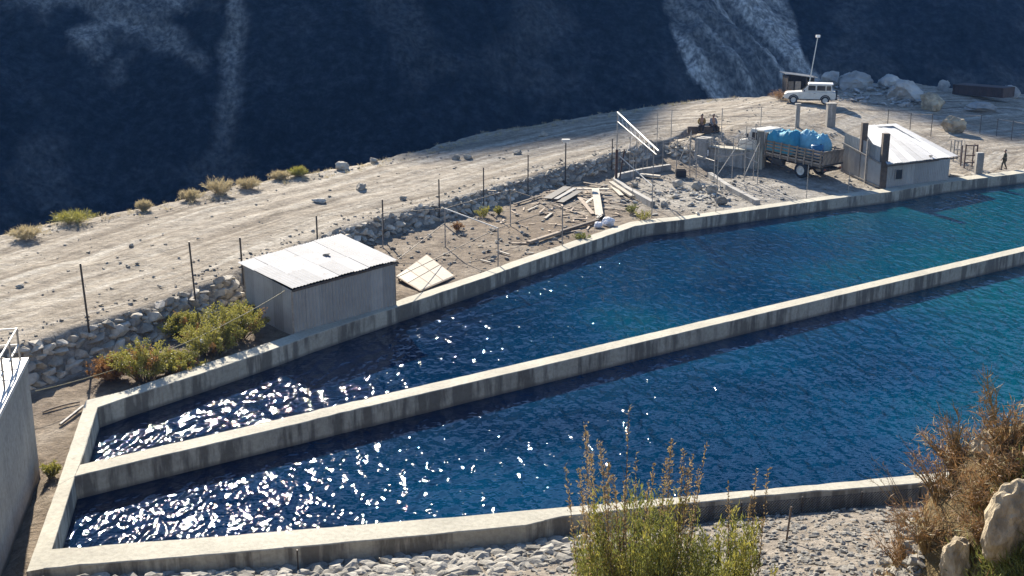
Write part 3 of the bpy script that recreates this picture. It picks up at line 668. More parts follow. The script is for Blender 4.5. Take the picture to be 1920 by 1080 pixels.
# buff rocks in the foreground bank
for i, (px, py, w_, h_, lb) in enumerate([(1905, 1010, 0.72, 0.85, 'big smooth buff rock among dry shrubs at the right edge'), (1795, 1075, 0.5, 0.55, 'upright buff rock under the dry shrubs at bottom right'), (1850, 850, 0.38, 0.3, 'small buff rock near the top of the dry bank')]):
    o = link('rock', boulder_mesh(140 + i, 0.2, 4, 6), M['pale_rock']); o.location = G(px, py, h_ * 0.2); o.scale = (w_, w_ * 0.9, h_ * 1.3); o.rotation_euler = (0, 0, i * 1.3); tag(o, lb, 'rock', 'buff rocks in the dry bank')

# ------------------------------------------------------------------ left concrete block with railing
c0 = P(75, 890, -0.9); ztop = Zat(c0, 671)
t0 = Vector((c0.x, c0.y, ztop)); t1 = P(0, 768, ztop); dl = (t1 - t0); dl.z = 0; dl.normalize()
nl = Vector((dl.y, -dl.x, 0))                     # pointing left, into the block
if nl.x > 0: nl = -nl
blk = empty('concrete_block', (c0.x, c0.y, -1.9)); tag(blk, 'tall stained concrete block with a metal railing at the left edge', 'concrete block')
A0 = t0; B0 = t0 + dl * 9; D0 = t0 + nl * 5; E0 = B0 + nl * 5
mb = MB()
def ring_at(z, off=0): return [Vector((p.x, p.y, z)) for p in (A0 - nl * off - dl * off, B0 - nl * off, E0, D0 - dl * off)]
lo, hi = ring_at(-2.4), ring_at(ztop - 0.14)
mb.add(lo + hi, [(0, 1, 5, 4), (1, 2, 6, 5), (2, 3, 7, 6), (3, 0, 4, 7)]); 
mb.build('body', M['block'], blk)
mb = MB(); lo, hi = ring_at(ztop - 0.14, 0.06), ring_at(ztop, 0.06)
mb.add(lo + hi, [(0, 1, 5, 4), (1, 2, 6, 5), (2, 3, 7, 6), (3, 0, 4, 7), (4, 5, 6, 7), (3, 2, 1, 0)]); mb.build('deck_slab', M['offwhite'], blk)
rails = empty('x'); bpy.data.objects.remove(rails)
e0 = A0 + nl * 0.18 + dl * 0.18; e1 = D0 + dl * 0.18; e2 = B0 + nl * 0.18
posts = [e0, e0 + nl * 1.1, e0 + nl * 2.2, e0 + dl * 1.5, e0 + dl * 3.0, e0 + dl * 4.5]
for p in posts: MB().tube([p, p + Vector((0, 0, 1.15))], 0.035).build('railing_post', M['pipe'], blk)
for hgt in (0.55, 1.12):
    MB().tube([e0 + Vector((0, 0, hgt)), e1 + Vector((0, 0, hgt))], 0.03).build('rail', M['offwhite'], blk)
    MB().tube([e0 + Vector((0, 0, hgt)), e2 + Vector((0, 0, hgt))], 0.03).build('rail', M['offwhite'], blk)

# ------------------------------------------------------------------ sheds
def corr_sheet(wd, ht, pitch=0.09, amp=0.012):
    n = max(4, int(wd / pitch) * 2); mb = MB()
    for i in range(n + 1):
        x = wd * i / n; y = amp if i % 2 else -amp
        mb.v += [(x, y, 0), (x, y, ht)]
    for i in range(n): a = i * 2; mb.f.append((a, a + 2, a + 3, a + 1))
    return mb.mesh('sheet')
def wall_sheets(root, a, b, ha, hb, n, mat, zb, rng, name='wall_sheet', lap=0.02):
    """row of upright corrugated sheets from plan point a to b, top heights ha..hb"""
    d = (b - a); L = d.length; d.normalize(); nrm = Vector((d.y, -d.x, 0)); w1 = L / n
    for i in range(n):
        m = max(4, int(w1 / 0.17) * 2); mb = MB(); off = 0.012 * (i % 2) + rng.uniform(0, 0.006); zb_ = zb + rng.uniform(-0.02, 0.02)
        for k in range(m + 1):
            t = (i + k / m * (1 + lap)) / n; t = min(t, 1.0); p = a + d * (L * t) + nrm * (off + (0.022 if k % 2 else -0.022))
            mb.v += [(p.x, p.y, zb_), (p.x, p.y, ha + (hb - ha) * t)]
        for k in range(m): q = k * 2; mb.f.append((q, q + 2, q + 3, q + 1))
        o = mb.build(name, mat, root)
def roof_sheets(root, c, nu, nv, mat, rng, name='roof_sheet', over=0.03):
    """c: four roof corners a,b,c,d; nu sheets along ab, nv rows along ad; laps between neighbours"""
    a, b, cc, d = c; N_ = (b - a).cross(d - a).normalized()
    if N_.z < 0: N_ = -N_
    for j in range(nv):
        for i in range(nu):
            u0, u1 = i / nu, min(1, (i + 1) / nu + over / nu); v0, v1 = j / nv, min(1, (j + 1) / nv + 0.04)
            mb = MB(); m = 10; lift = 0.022 * ((nv - 1 - j) + (i % 2)) + rng.uniform(0, 0.012); skew = rng.uniform(-0.004, 0.004)
            for k in range(m + 1):
                u = u0 + (u1 - u0) * k / m; w_ = (0.022 if k % 2 else -0.012)
                for v in (v0 + skew, v1 + skew):
                    p = (a.lerp(b, u)).lerp(d.lerp(cc, u), min(1, max(0, v))) + N_ * (lift + w_); mb.v.append(tuple(p))
            for k in range(m): q = k * 2; mb.f.append((q, q + 2, q + 3, q + 1))
            mb.build(name, mat, root)
rng = random.Random(21)
A = P(551, 626, -0.02); B = P(742, 572, -0.02); Cc = P(463, 588, -0.2)
Cc.z = A.z
D = B + (Cc - A); hA, hB = Zat(A, 545), Zat(B, 492); hC = Zat(Cc, 497); hD = hB + hC - hA
shed = empty('metal_shed', (A.x, A.y, -0.1)); tag(shed, 'corrugated metal shed with a white sheet roof on the far basin wall', 'shed')
wall_sheets(shed, A, B, hA, hB, 8, M['sheet'], -0.05, rng); wall_sheets(shed, Cc, A, hC, hA, 5, M['sheet'], -0.45, rng)
wall_sheets(shed, B, D, hB, hD, 5, M['sheet'], -0.2, rng); wall_sheets(shed, D, Cc, hD, hC, 8, M['sheet'], -0.4, rng)
rc = [P(549, 543, hA + 0.05), P(746, 489, hB + 0.06), None, P(446, 492, hC + 0.05)]
rc[2] = P(640, 438, hD + 0.05)
roof_sheets(shed, rc, 7, 3, M['roof'], rng)
for k, (p, h) in enumerate(((A, hA), (B, hB), (Cc, hC))): MB().bar(Vector((p.x, p.y, -0.4)), Vector((p.x, p.y, h - 0.03)), 0.07, 0.07).build('corner_post', M['pipe'], shed)
mb = MB(); mb.bar(rc[0] - Vector((0, 0, .07)), rc[1] - Vector((0, 0, .07)), 0.05, 0.10); mb.build('eaves_batten', M['darkwood'], shed)
def stone_on(o, q, s, me, name, label): pass
ob = link('stone', rock_mesh(201), M['stone']); ob.location = rc[0].lerp(rc[2], 0.52) + Vector((0.3, 0.3, 0.10)); ob.scale = (0.5, 0.35, 0.3); tag(ob, 'dark stone weighing down the white roof of the metal shed', 'stone')
# concrete footing under shed front
# leaning white panel
a, b, c = G(752, 545), G(790, 547), G(853, 522)
pa, pb, pc, pd = G(743, 527), G(788, 548), G(852, 521), G(800, 490)
pan = empty('framed_panel', (pa + pc) / 2); tag(pan, 'cream sheet panel in a grid frame lying beside the metal shed', 'panel')
lift = [0.30, 0.10, 0.12, 0.42]; q = [p + Vector((0, 0, l)) for p, l in zip((pa, pb, pc, pd), lift)]
bil = lambda u, v: (q[0].lerp(q[1], u)).lerp(q[3].lerp(q[2], u), v)
for i in range(2):
    for j in range(3):
        u0, u1, v0, v1 = i / 2 + 0.015, (i + 1) / 2 - 0.015, j / 3 + 0.012, (j + 1) / 3 - 0.012
        cs_ = [bil(u0, v0), bil(u1, v0), bil(u1, v1), bil(u0, v1)]; mb = MB(); dn = Vector((0, 0, -0.03))
        mb.add(cs_ + [p + dn for p in cs_], [(0, 1, 2, 3), (7, 6, 5, 4), (0, 4, 5, 1), (1, 5, 6, 2), (2, 6, 7, 3), (3, 7, 4, 0)]); mb.build('sheet', M['palewood'], pan)
for v in (0, 1 / 3, 2 / 3, 1): MB().bar(bil(0, v) + Vector((0, 0, -.035)), bil(1, v) + Vector((0, 0, -.035)), 0.06, 0.05).build('frame_bar', M['wood'], pan)
for u in (0, 0.5, 1): MB().bar(bil(u, 0) + Vector((0, 0, -.045)), bil(u, 1) + Vector((0, 0, -.045)), 0.06, 0.05).build('frame_bar', M['wood'], pan)
for u, v in ((0.05, 0.05), (0.05, 0.95), (0.95, 0.95), (0.95, 0.05)):
    p = bil(u, v); MB().bar((p.x, p.y, H1(p.x, p.y) - 0.05), p - Vector((0, 0, .05)), 0.08, 0.08).build('prop', M['darkwood'], pan)

# house at the truck yard
A = P(1657, 352.5, -0.05); B = P(1778, 338, -0.05); dep = Vector((-(B - A).y, (B - A).x, 0)).normalized()
hs = empty('metal_house', (A.x, A.y, -0.1)); tag(hs, 'low metal-clad house with a bright sloping sheet roof and small black window', 'house')
zf = Zat(A, 306); zr = Zat(B, 298); Dp = 10.5
Dd = A + (P(1612, 330, 0.3) - A).normalized() * Dp; Dd.z = A.z; E_ = B + (Dd - A)
bl = Vector((Dd.x + 0.2, Dd.y, 0)); bl.z = Zat(bl, 236); bl = P(1614, 236, zf + 1.45); br = P(1680, 232, zf + 1.5); Dd = Vector((bl.x + .3, bl.y - .2, A.z)); E_ = Vector((br.x - .3, br.y - .2, A.z)); zb1 = bl.z - 0.1
wall_sheets(hs, A, B, zf, zr, 9, M['sheet2'], -0.15, rng); wall_sheets(hs, B, E_, zr, zb1, 8, M['sheet2'], -0.1, rng)
wall_sheets(hs, E_, Dd, zb1, zb1, 9, M['sheet2'], -0.1, rng); wall_sheets(hs, Dd, A, zb1, zf, 8, M['sheet2'], -0.1, rng)
fl, fr = P(1664, 309, zf + 0.05), P(1797, 293.5, zr + 0.05)

pn = (fr - fl).cross(bl - fl); rdv = Vector(ray(1680, 232)); br = cam.location + rdv * ((fl - cam.location).dot(pn) / rdv.dot(pn))   # keep the roof flat
roof_sheets(hs, [fl, fr, br, bl], 10, 2, M['roof_pale'], rng)
d_ = (B - A).normalized(); nn = Vector((d_.y, -d_.x, 0))
w0 = A + d_ * ((B - A).length * 0.15); w1 = A + d_ * ((B - A).length * 0.255); wz0, wz1 = Zat(w0, 337), Zat(w0, 318)
win = empty('w'); bpy.data.objects.remove(win)
mb = MB(); mb.bar(Vector((w0.x, w0.y, (wz0 + wz1) / 2)) + nn * 0.05, Vector((w1.x, w1.y, (wz0 + wz1) / 2)) + nn * 0.05, 0.03, wz1 - wz0); wo = mb.build('window', M['black'], hs)
for (a_, b_) in (((w0, wz0), (w1, wz0)), ((w0, wz1), (w1, wz1)), ((w0, wz0), (w0, wz1)), ((w1, wz0), (w1, wz1))):
    MB().bar(Vector((a_[0].x, a_[0].y, a_[1])) + nn * 0.07, Vector((b_[0].x, b_[0].y, b_[1])) + nn * 0.07, 0.06, 0.06).build('frame', M['pipe'], wo)
mb = MB(); mb.bar(fl - Vector((0, 0, .10)), fr - Vector((0, 0, .10)), 0.05, 0.10); mb.build('eaves_batten', M['darkwood'], hs)
ob = link('stone', rock_mesh(203), M['stone']); ob.location = fl.lerp(fr, 0.62) + (bl - fl) * 0.05 + Vector((0, 0, 0.12)); ob.scale = (0.4, 0.3, 0.3); tag(ob, 'small dark stone on the front edge of the house roof', 'stone')
# tall sheet-metal screen beside the truck
sa_ = P(1655, 352, 0.0) + Vector((-0.25, -0.1, 0)); sb_ = P(1577, 319, 0.5); sb_.z = 0
scn = empty('sheet_metal_screen', (sa_.x, sa_.y, 0)); tag(scn, 'tall two-tier sheet metal screen between truck and house', 'fence')
hz0, hz1 = Zat(sa_, 307), Zat(sb_, 268); ht0, ht1 = Zat(sa_, 279), Zat(sb_, 249)
wall_sheets(scn, sb_, sa_, hz1, hz0, 6, M['sheet2'], 0.0, rng, 'lower_sheet')
off = Vector((0.12, 0.05, 0))
def upper(a, b, a0, b0, a1, b1, n):
    d = (b - a); L = d.length; d.normalize()
    for i in range(n):
        mb = MB(); m = 10
        for k in range(m + 1):
            t = (i + k / m) / n; p = a + d * (L * t) + Vector((0.014 if k % 2 else -0.014, 0, 0)); mb.v += [(p.x, p.y, a0 + (b0 - a0) * t), (p.x, p.y, a1 + (b1 - a1) * t)]
        for k in range(m): q_ = k * 2; mb.f.append((q_, q_ + 2, q_ + 3, q_ + 1))
        mb.build('upper_sheet', M['sheet'], scn)
upper(sb_ + off, sa_ + off, hz1, hz0, ht1, ht0, 5)
up = Vector((0, 0, 1))
MB().bar(sb_ + up * hz1 + Vector((-.05, 0, 0)), sa_ + up * hz0 + Vector((-.05, 0, 0)), 0.10, 0.12).build('rail', M['pipe'], scn)
MB().bar(sb_ + up * 0.5 + Vector((-.05, 0, 0)), sa_ + up * 0.1 + Vector((-.05, 0, 0)), 0.10, 0.10).build('rail', M['pipe'], scn)
for t, yy, wd in ((0.02, 250, 0.5), (0.55, 230, 0.45), (0.35, 262, 0.14), (0.98, 300, 0.14)):
    p = sa_.lerp(sb_, t) + off * (2 if wd > 0.3 else -0.6); z = Zat(p, yy)
    MB().bar(Vector((p.x, p.y, -0.2)), Vector((p.x, p.y, z)), wd, wd).build('pillar' if wd > 0.3 else 'upright', M['darkwood'] if wd > 0.3 else M['pipe'], scn)
# gate pillars behind the truck
for px, y0, y1, wd, lb in ((1494, 238, 196, 0.35, 'slim dark gate pillar behind the truck, left of the pair'), (1556, 238, 195, 0.75, 'thick grey gate pillar behind the truck, right of the pair')):
    g = G(px, y0); z = Zat(g, y1); o = MB().box((g.x, g.y, (g.z - 0.3 + z) / 2), (wd, wd, z - g.z + 0.3)).build('gate_pillar', M['concrete2']); 
    mb = MB(); mb.box((g.x, g.y, z + 0.05), (wd + 0.12, wd + 0.12, 0.1)); mb.build('cap', M['concrete2'], o); tag(o, lb, 'pillar', 'gate pillars')
# ------------------------------------------------------------------ fences and pipe frames
def post_at(root, px, yb, yt, r=0.04, mat='steel', name='post', lean=0.0, dz=0.0):
    g = G(px, yb); z = Zat(g, yt); top = Vector((g.x + lean, g.y, z))
    MB().tube([g - up * 0.3, top], r, 6).build(name, M[mat], root); return g, top
def sag(a, b, s, n=6): return [a.lerp(b, i / n) - up * (4 * s * (i / n) * (1 - i / n)) for i in range(n + 1)]
rf = empty('wire_fence', G(357, 600)); tag(rf, 'line of thin dark fence posts along the road above the stone wall', 'fence')
tops = []
for px, yb, yt, ln in ((170, 640, 494, -0.12), (368, 575, 453, -0.12), (457, 535, 445, -0.05), (596, 470, 404, 0), (719, 450, 374, 0), (824, 410, 336, 0), (907, 392, 314, 0), (990, 365, 290, 0), (1147, 318, 260, 0)):
    g, t = post_at(rf, px, yb, yt, 0.045 if px < 400 else 0.05, lean=ln); tops.append((g, t))
for k in range(len(tops) - 1):
    for f in (0.35, 0.95):
        MB().tube(sag(tops[k][0].lerp(tops[k][1], f), tops[k + 1][0].lerp(tops[k + 1][1], f), 0.06), 0.006, 4).build('wire', M['steel'], rf)
# lamp post in the fence line
lp = empty('lamp_post', G(1060, 345)); g = G(1060, 345); t = Vector((g.x, g.y, Zat(g, 266)))
MB().tube([g - up * .3, t], 0.05, 8).build('pole', M['steel'], lp)
mb = MB(); mb.box(t + up * 0.12, (0.62, 0.4, 0.18)); mb.build('lamp_head', M['offwhite'], lp)
mb = MB(); mb.box(t - up * 0.02, (0.40, 0.28, 0.06)); mb.build('lens', M['white'], lp)
tag(lp, 'short post with a flat pale lamp head beside the rubble embankment', 'lamp')
# pipe pergola frame in the yard
pf = empty('pipe_pergola', G(880, 470)); tag(pf, 'open frame of thin pipe posts and rails standing in the brown yard', 'pergola')
PT = {}
for k, px, yb, yt in (('A', 835, 463, 391), ('B', 957, 424, 356), ('C', 934, 500, 428), ('D', 1054, 462, 387), ('Z', 718, 464, 400)):
    PT[k] = post_at(pf, px, yb, yt, 0.04, 'pipe')[1]
zt = sum(PT[k].z for k in 'ABCD') / 4
def rail(a, b, r=0.022, mat='steel', root=None, name='rail'): MB().tube([a, b], r, 6).build(name, M[mat], root or pf)
rail(PT['A'], PT['B']); rail(PT['C'], PT['D']); rail(PT['A'], PT['C'], 0.035, 'offwhite'); rail(PT['B'], PT['D']); rail(PT['Z'], PT['A'])
sh = Vector((B.x, B.y, 0)); shr = P(744, 520, 1.1); rail(PT['C'], shr); rail(PT['A'] - up * .9, P(745, 487, 1.6))
mb = MB(); 
me_ = rock_mesh(301); o = part('coupling', me_, M['steel'], pf, PT['A'] - up * 1.75 - pf.location, (0, 0, 0), (0.16, 0.16, 0.16))
# tall gate frame with white pipes
gf = empty('gate_frame', G(1155, 345)); tag(gf, 'tall rusty post frame with two slanting white pipes above the kerb corner', 'frame')
g1, t1 = post_at(gf, 1155, 345, 212, 0.05, 'pipe'); mb = MB(); mb.bar(g1 - up * .2, g1 + up * (Zat(g1, 280) - g1.z), 0.2, 0.2); mb.build('thick_post', M['rust'], gf)
g2, t2 = post_at(gf, 1222, 408, 282, 0.035, 'pipe')
g3 = G(1160, 340); MB().tube([g3 - up * .2, Vector((g3.x + 0.4, g3.y, Zat(g3, 280)))], 0.06).build('prop', M['rust'], gf)
q2 = Vector((t2.x + 0.5, t2.y, t2.z)); 
MB().tube([t1 + up * 0.05, P(1235, 283, t2.z + 0.1)], 0.06, 10).build('white_pipe', M['offwhite'], gf)
MB().tube([t1 - up * 0.65, P(1231, 290, t2.z - 0.1)], 0.035, 8).build('white_pipe', M['offwhite'], gf)
pa_, pb2, pc_, pd_ = t1 + up * .05, P(1235, 283, t2.z + 0.1), t1 - up * .65, P(1231, 290, t2.z - 0.1)
for k in range(9):
    f0, f1 = k / 9, (k + .6) / 9; MB().tube([pa_.lerp(pb2, f0), pc_.lerp(pd_, f1)], 0.018, 5).build('lattice_bar', M['offwhite'], gf)
for px, yb, yt in ((1180, 330, 255), (1192, 322, 256), (1205, 330, 262), (1186, 375, 288), (1213, 318, 272)): post_at(gf, px, yb, yt, 0.028, 'pipe')
MB().tube([P(1162, 293, 2.2), P(1200, 327, 0.9), P(1225, 350, 0.3)], 0.04).build('brace', M['offwhite'], gf)
MB().tube([P(1175, 287, 1.6), P(1186, 256, 2.4)], 0.03).build('brace', M['pipe'], gf)
# wire fence on the upper terrace
uf = empty('wire_fence', G(1350, 262)); tag(uf, 'slim post and wire fence across the terrace in front of the seated people', 'fence')
tp_ = []
for px, yb, yt in ((1231, 290, 204), (1257, 290, 205), (1292, 312, 248), (1352, 262, 203), (1424, 275, 200), (1490, 262, 205)): tp_.append(post_at(uf, px, yb, yt, 0.035, 'pipe'))
tops5 = [tp_[i] for i in (0, 1, 3, 4, 5)]
for k in range(len(tops5) - 1):
    for f in (0.25, 0.5, 0.75, 0.98):
        MB().tube([tops5[k][0].lerp(tops5[k][1], f), tops5[k + 1][0].lerp(tops5[k + 1][1], f)], 0.012, 4).build('wire', M['steel'], uf)
sca = empty('pole_scaffold', G(1300, 330)); tag(sca, 'see-through scaffold of thin poles around the retaining wall left of the truck', 'scaffold')
sp_t = []
for px, yb, yt in ((1242, 322, 262), (1268, 318, 258), (1293, 330, 245), (1305, 334, 262), (1345, 336, 255), (1372, 338, 258), (1395, 340, 236), (1412, 338, 232), (1420, 345, 258), (1338, 352, 268)): sp_t.append(post_at(sca, px, yb, yt, 0.035, 'pipe'))
for a_, b_, f in ((0, 1, .9), (1, 2, .8), (2, 4, .9), (2, 4, .55), (4, 6, .85), (4, 6, .5), (6, 8, .8), (6, 8, .45), (3, 5, .92), (5, 7, .75), (3, 9, .6), (9, 8, .7)):
    MB().tube([sp_t[a_][0].lerp(sp_t[a_][1], f), sp_t[b_][0].lerp(sp_t[b_][1], f)], 0.028, 5).build('ledger', M['pipe'], sca)
for a_, b_ in ((4, 6), (1, 2), (6, 8)): MB().tube([sp_t[a_][0].lerp(sp_t[a_][1], .1), sp_t[b_][0].lerp(sp_t[b_][1], .9)], 0.025, 5).build('brace', M['offwhite'], sca)
# fence on the right slope
sf = empty('wire_fence', G(1720, 255)); tag(sf, 'sparse wire fence of thin posts crossing the slope behind the house', 'fence')
tp_ = []
for px, yb, yt in ((1664, 235, 205), (1706, 243, 212), (1745, 256, 213), (1781, 232, 217), (1837, 250, 215), (1868, 255, 222), (1896, 262, 226), (1930, 272, 232)): tp_.append(post_at(sf, px, yb, yt, 0.035, 'steel'))
for k in range(len(tp_) - 1):
    for f in (0.4, 0.95): MB().tube([tp_[k][0].lerp(tp_[k][1], f), tp_[k + 1][0].lerp(tp_[k + 1][1], f)], 0.012, 4).build('wire', M['steel'], sf)
# pipe posts in the rubble yard
for px, yb, yt, lb in ((1342, 400, 262, 'thin pipe upright in the rubble yard left of the shaded pit'), (1512, 372, 310, 'thin stake by the basin wall in front of the truck'), (1590, 365, 322, 'thin stake by the basin wall in front of the metal screen')):
    g = G(px, yb); o = MB().tube([g - up * .2, Vector((g.x, g.y, Zat(g, yt)))], 0.03).build('pipe_stake', M['pipe']); tag(o, lb, 'stake')

# ------------------------------------------------------------------ concrete retaining wall with piers, kerbs, pit
rw = empty('retaining_wall', P(1365, 320, 0.3)); tag(rw, 'bare concrete retaining wall with piers below the terrace, beside the truck', 'wall')
wa, wb = P(1304, 313, 0.3), P(1436, 321, 0.45)
dw = (wb - wa); Lw = dw.length; dw.z = 0; dw.normalize(); nw = Vector((dw.y, -dw.x, 0))
def wbox(t0, t1, z1, depth, fwd, name, mat='concrete2', z0=-0.4):
    a, b = wa + dw * (Lw * t0), wa + dw * (Lw * t1); c = (a + b) / 2 + nw * (fwd - depth / 2)
    mb = MB(); mb.box((c.x, c.y, (z0 + z1) / 2), ((b - a).length, depth, z1 - z0), math.atan2(dw.y, dw.x)); return mb.build(name, M[mat], rw)
zt1 = Zat(wa, 258); zt2 = Zat(wa, 276)
wbox(0.0, 0.18, zt1, 1.4, 0.35, 'pier'); wbox(0.18, 0.86, zt2, 0.6, 0.0, 'wall_panel'); wbox(0.86, 0.95, Zat(wb, 246), 0.9, 0.2, 'pier', 'concrete')
wbox(0.18, 0.86, zt2 + 0.12, 1.3, 0.12, 'coping', 'concrete', zt2 + 0.003); wbox(0.42, 0.45, zt2 - 0.004, 0.3, 0.1, 'rib'); wbox(0.64, 0.67, zt2 - 0.004, 0.3, 0.1, 'rib')
wbox(0.185, 0.2, zt2 - 0.1, 0.05, 0.36, 'white_marker', 'white', 1.4)
for t in (0.22, 0.4, 0.6, 0.8):
    a = wa + dw * (Lw * t); MB().tube([Vector((a.x, a.y, zt2 + .1)), Vector((a.x, a.y, zt2 + 1.15))], 0.03).build('railing_post', M['pipe'], rw)
for h in (0.6, 1.12):
    a, b = wa + dw * (Lw * .22), wa + dw * (Lw * .8); MB().tube([Vector((a.x, a.y, zt2 + h)), Vector((b.x, b.y, zt2 + h))], 0.028).build('rail', M['pipe'], rw)
def kerb(pts, wd, ht, label, mat='concrete2'):
    mb = MB(); g = [G(*p) for p in pts]
    root = empty('concrete_kerb', g[0]); tag(root, label, 'kerb', None)
    for a, b in zip(g[:-1], g[1:]):
        m = MB(); m.bar(a + up * (ht / 2 - 0.1), b + up * (ht / 2 - 0.1), wd, ht + 0.2); m.build('kerb_run', M[mat], root)
kerb([(1256, 318), (1204, 326), (1160, 336), (1153, 345), (1176, 362), (1224, 389)], 0.35, 0.45, 'low grey L-shaped concrete kerb around the rubble, with its corner at the tall post')
kerb([(1330, 331), (1368, 357), (1420, 384)], 0.4, 0.35, 'straight concrete kerb on the left side of the shaded pit')
g = G(1276, 332); cr = empty('crate', g); tag(cr, 'black open crate on the rubble left of the retaining wall', 'crate')
for a_, b_ in (((-.4, -.3), (.4, -.3)), ((.4, -.3), (.4, .3)), ((.4, .3), (-.4, .3)), ((-.4, .3), (-.4, -.3))):
    MB().bar(g + Vector((*a_, .32)), g + Vector((*b_, .32)), 0.04, 0.6).build('side', M['black'], cr)
mb = MB(); mb.box(g + Vector((0, 0, .05)), (.76, .56, .05)); mb.build('bottom', M['black'], cr)

# ------------------------------------------------------------------ planks and debris
def plank(px0, py0, px1, py1, wd, th, mat, label, z0=0.06, z1=0.06, name='plank', cat='plank', group='debris in the yard'):
    a, b = G(px0, py0, z0 + th / 2), G(px1, py1, z1 + th / 2); mid_ = (a + b) / 2
    o = MB().bar(a - mid_, b - mid_, wd, th).build(name, M[mat]); o.location = mid_
    bv = o.modifiers.new('bevel', 'BEVEL'); bv.width = min(0.012, th * 0.2); bv.segments = 1
    return tag(o, label, cat, group)
plank(990, 459, 1049, 440, 0.28, 0.16, 'wood', 'long squared beam lying towards the basin wall, nearer half', name='timber_beam', cat='beam')
plank(1049, 439, 1122, 416, 0.26, 0.16, 'darkwood', 'dark squared beam running up to the white sack', name='timber_beam', cat='beam')
plank(1082, 363, 1142, 364, 0.45, 0.07, 'palewood', 'pale board lying level across the top of the debris pile', 0.35, 0.35)
plank(1116, 366, 1124, 407, 0.55, 0.06, 'palewood', 'pale wide board sloping down from the debris pile to the white sack', 0.5, 0.1)
plank(1026, 376, 1064, 358, 0.7, 0.05, 'black', 'black metal sheet on the debris pile, left of two', 0.12, 0.3, 'metal_sheet', 'sheet')
plank(1042, 379, 1078, 362, 0.35, 0.05, 'sheet', 'shiny grey metal strip between the two black sheets', 0.2, 0.36, 'metal_sheet', 'sheet')
plank(1050, 383, 1086, 366, 0.55, 0.05, 'black', 'black metal sheet on the debris pile, right of two', 0.12, 0.3, 'metal_sheet', 'sheet')
plank(1145, 349, 1186, 374, 0.35, 0.14, 'palewood', 'pale beam lying alongside the L-shaped kerb', 0.25, 0.15, 'timber_beam', 'beam')
plank(1199, 331, 1238, 335, 0.5, 0.16, 'palewood', 'white slab lying inside the L-shaped kerb', 0.1, 0.1, 'slab', 'slab')
plank(1086, 378, 1112, 404, 0.3, 0.05, 'wood', 'brown board tilted below the pale level board', 0.3, 0.08)
plank(1096, 388, 1122, 372, 0.25, 0.05, 'palewood', 'short pale board crossing under the sloping wide board', 0.2, 0.3)
plank(1093, 345, 1135, 356, 0.25, 0.06, 'wood', 'yellowish plank at the back of the debris pile', 0.1, 0.25)
plank(1148, 352, 1166, 372, 0.35, 0.06, 'palewood', 'short pale plank leaning on the kerb corner', 0.1, 0.2)
plank(1130, 380, 1180, 388, 0.2, 0.05, 'wood', 'thin plank lying right of the sloping wide board', 0.08, 0.08)
plank(1128, 392, 1172, 396, 0.2, 0.05, 'wood', 'thin plank nearest the basin wall in the debris pile', 0.06, 0.06)
plank(1034, 384, 1075, 400, 0.12, 0.06, 'wood', 'thin batten in front of the black metal sheets', 0.06, 0.06)
plank(989, 397, 1008, 388, 0.16, 0.05, 'palewood', 'short pale stick left of the black metal sheets', 0.06, 0.06)
plank(1022, 412, 1034, 402, 0.2, 0.06, 'palewood', 'short pale offcut in the middle of the yard', 0.06, 0.06)
plank(931, 472, 955, 480, 0.14, 0.06, 'palewood', 'short pale stick at the foot of the front pipe post', 0.06, 0.06)
plank(901, 490, 920, 495, 0.14, 0.06, 'palewood', 'small pale stick near the basin wall, left of the front pipe post', 0.06, 0.06)
plank(984, 476, 1001, 477, 0.14, 0.06, 'palewood', 'small pale stick near the basin wall, right of the front pipe post', 0.06, 0.06)
plank(964, 386, 1014, 370, 0.18, 0.08, 'darkwood', 'dark pole lying at the foot of the rubble embankment', 0.08, 0.08)
plank(958, 458, 988, 458, 0.2, 0.05, 'wood', 'flat board lying left of the long squared beam', 0.05, 0.05)
plank(1032, 348, 1062, 352, 0.18, 0.06, 'wood', 'brown plank behind the black metal sheets', 0.08, 0.1)
rng = random.Random(91); mb = MB()
for _ in range(170):
    px, py = rng.gauss(1095, 62), rng.gauss(385, 26)
    if py > np.interp(px, [q_[0] for q_ in FAR_OUT], [q_[1] for q_ in FAR_OUT]) - 6 or py < 345: continue
    g = G(px, py, 0.04); a = rng.uniform(0, 6.3); L_ = rng.uniform(0.25, 1.3); d_ = Vector((math.cos(a), math.sin(a), rng.uniform(-.05, .12))) * L_
    mb.bar(g, g + d_, rng.uniform(.05, .16), rng.uniform(.02, .05))
tag(mb.build('timber_scraps', M['wood']), 'broken sticks and timber scraps strewn round the plank pile', 'debris', kind='stuff')
for i, (px, py, w_, lb) in enumerate(((1141, 424, 24, 'crumpled white sack by the basin wall below the debris pile'), (1121, 428, 18, 'small crumpled pale sack left of the white one'))):
    boulder('sack', px, py, w_, w_ * 0.6, M['plastic'], lb, 160 + i, 'sacks in the yard', cat='sack', cuts=2)
boulder('tyre_heap', 1128, 412, 18, 9, M['black'], 'black crumpled bundle beside the white sack', 170, None, cat='bundle', cuts=3)
# pipe lying at the left end wall
a, b = G(113, 800, 0.08), G(157, 768, 0.15); o = MB().tube([a, b], 0.06, 8).build('pipe', M['pipe']); tag(o, 'short grey pipe lying on the dirt by the left end wall', 'pipe')
a, b = G(80, 775, 0.05), G(150, 757, 0.08); o = MB().tube(sag(a, b, -0.05), 0.035, 6).build('branch', M['wood']); tag(o, 'thin branch lying behind the short pipe at the end wall', 'branch')
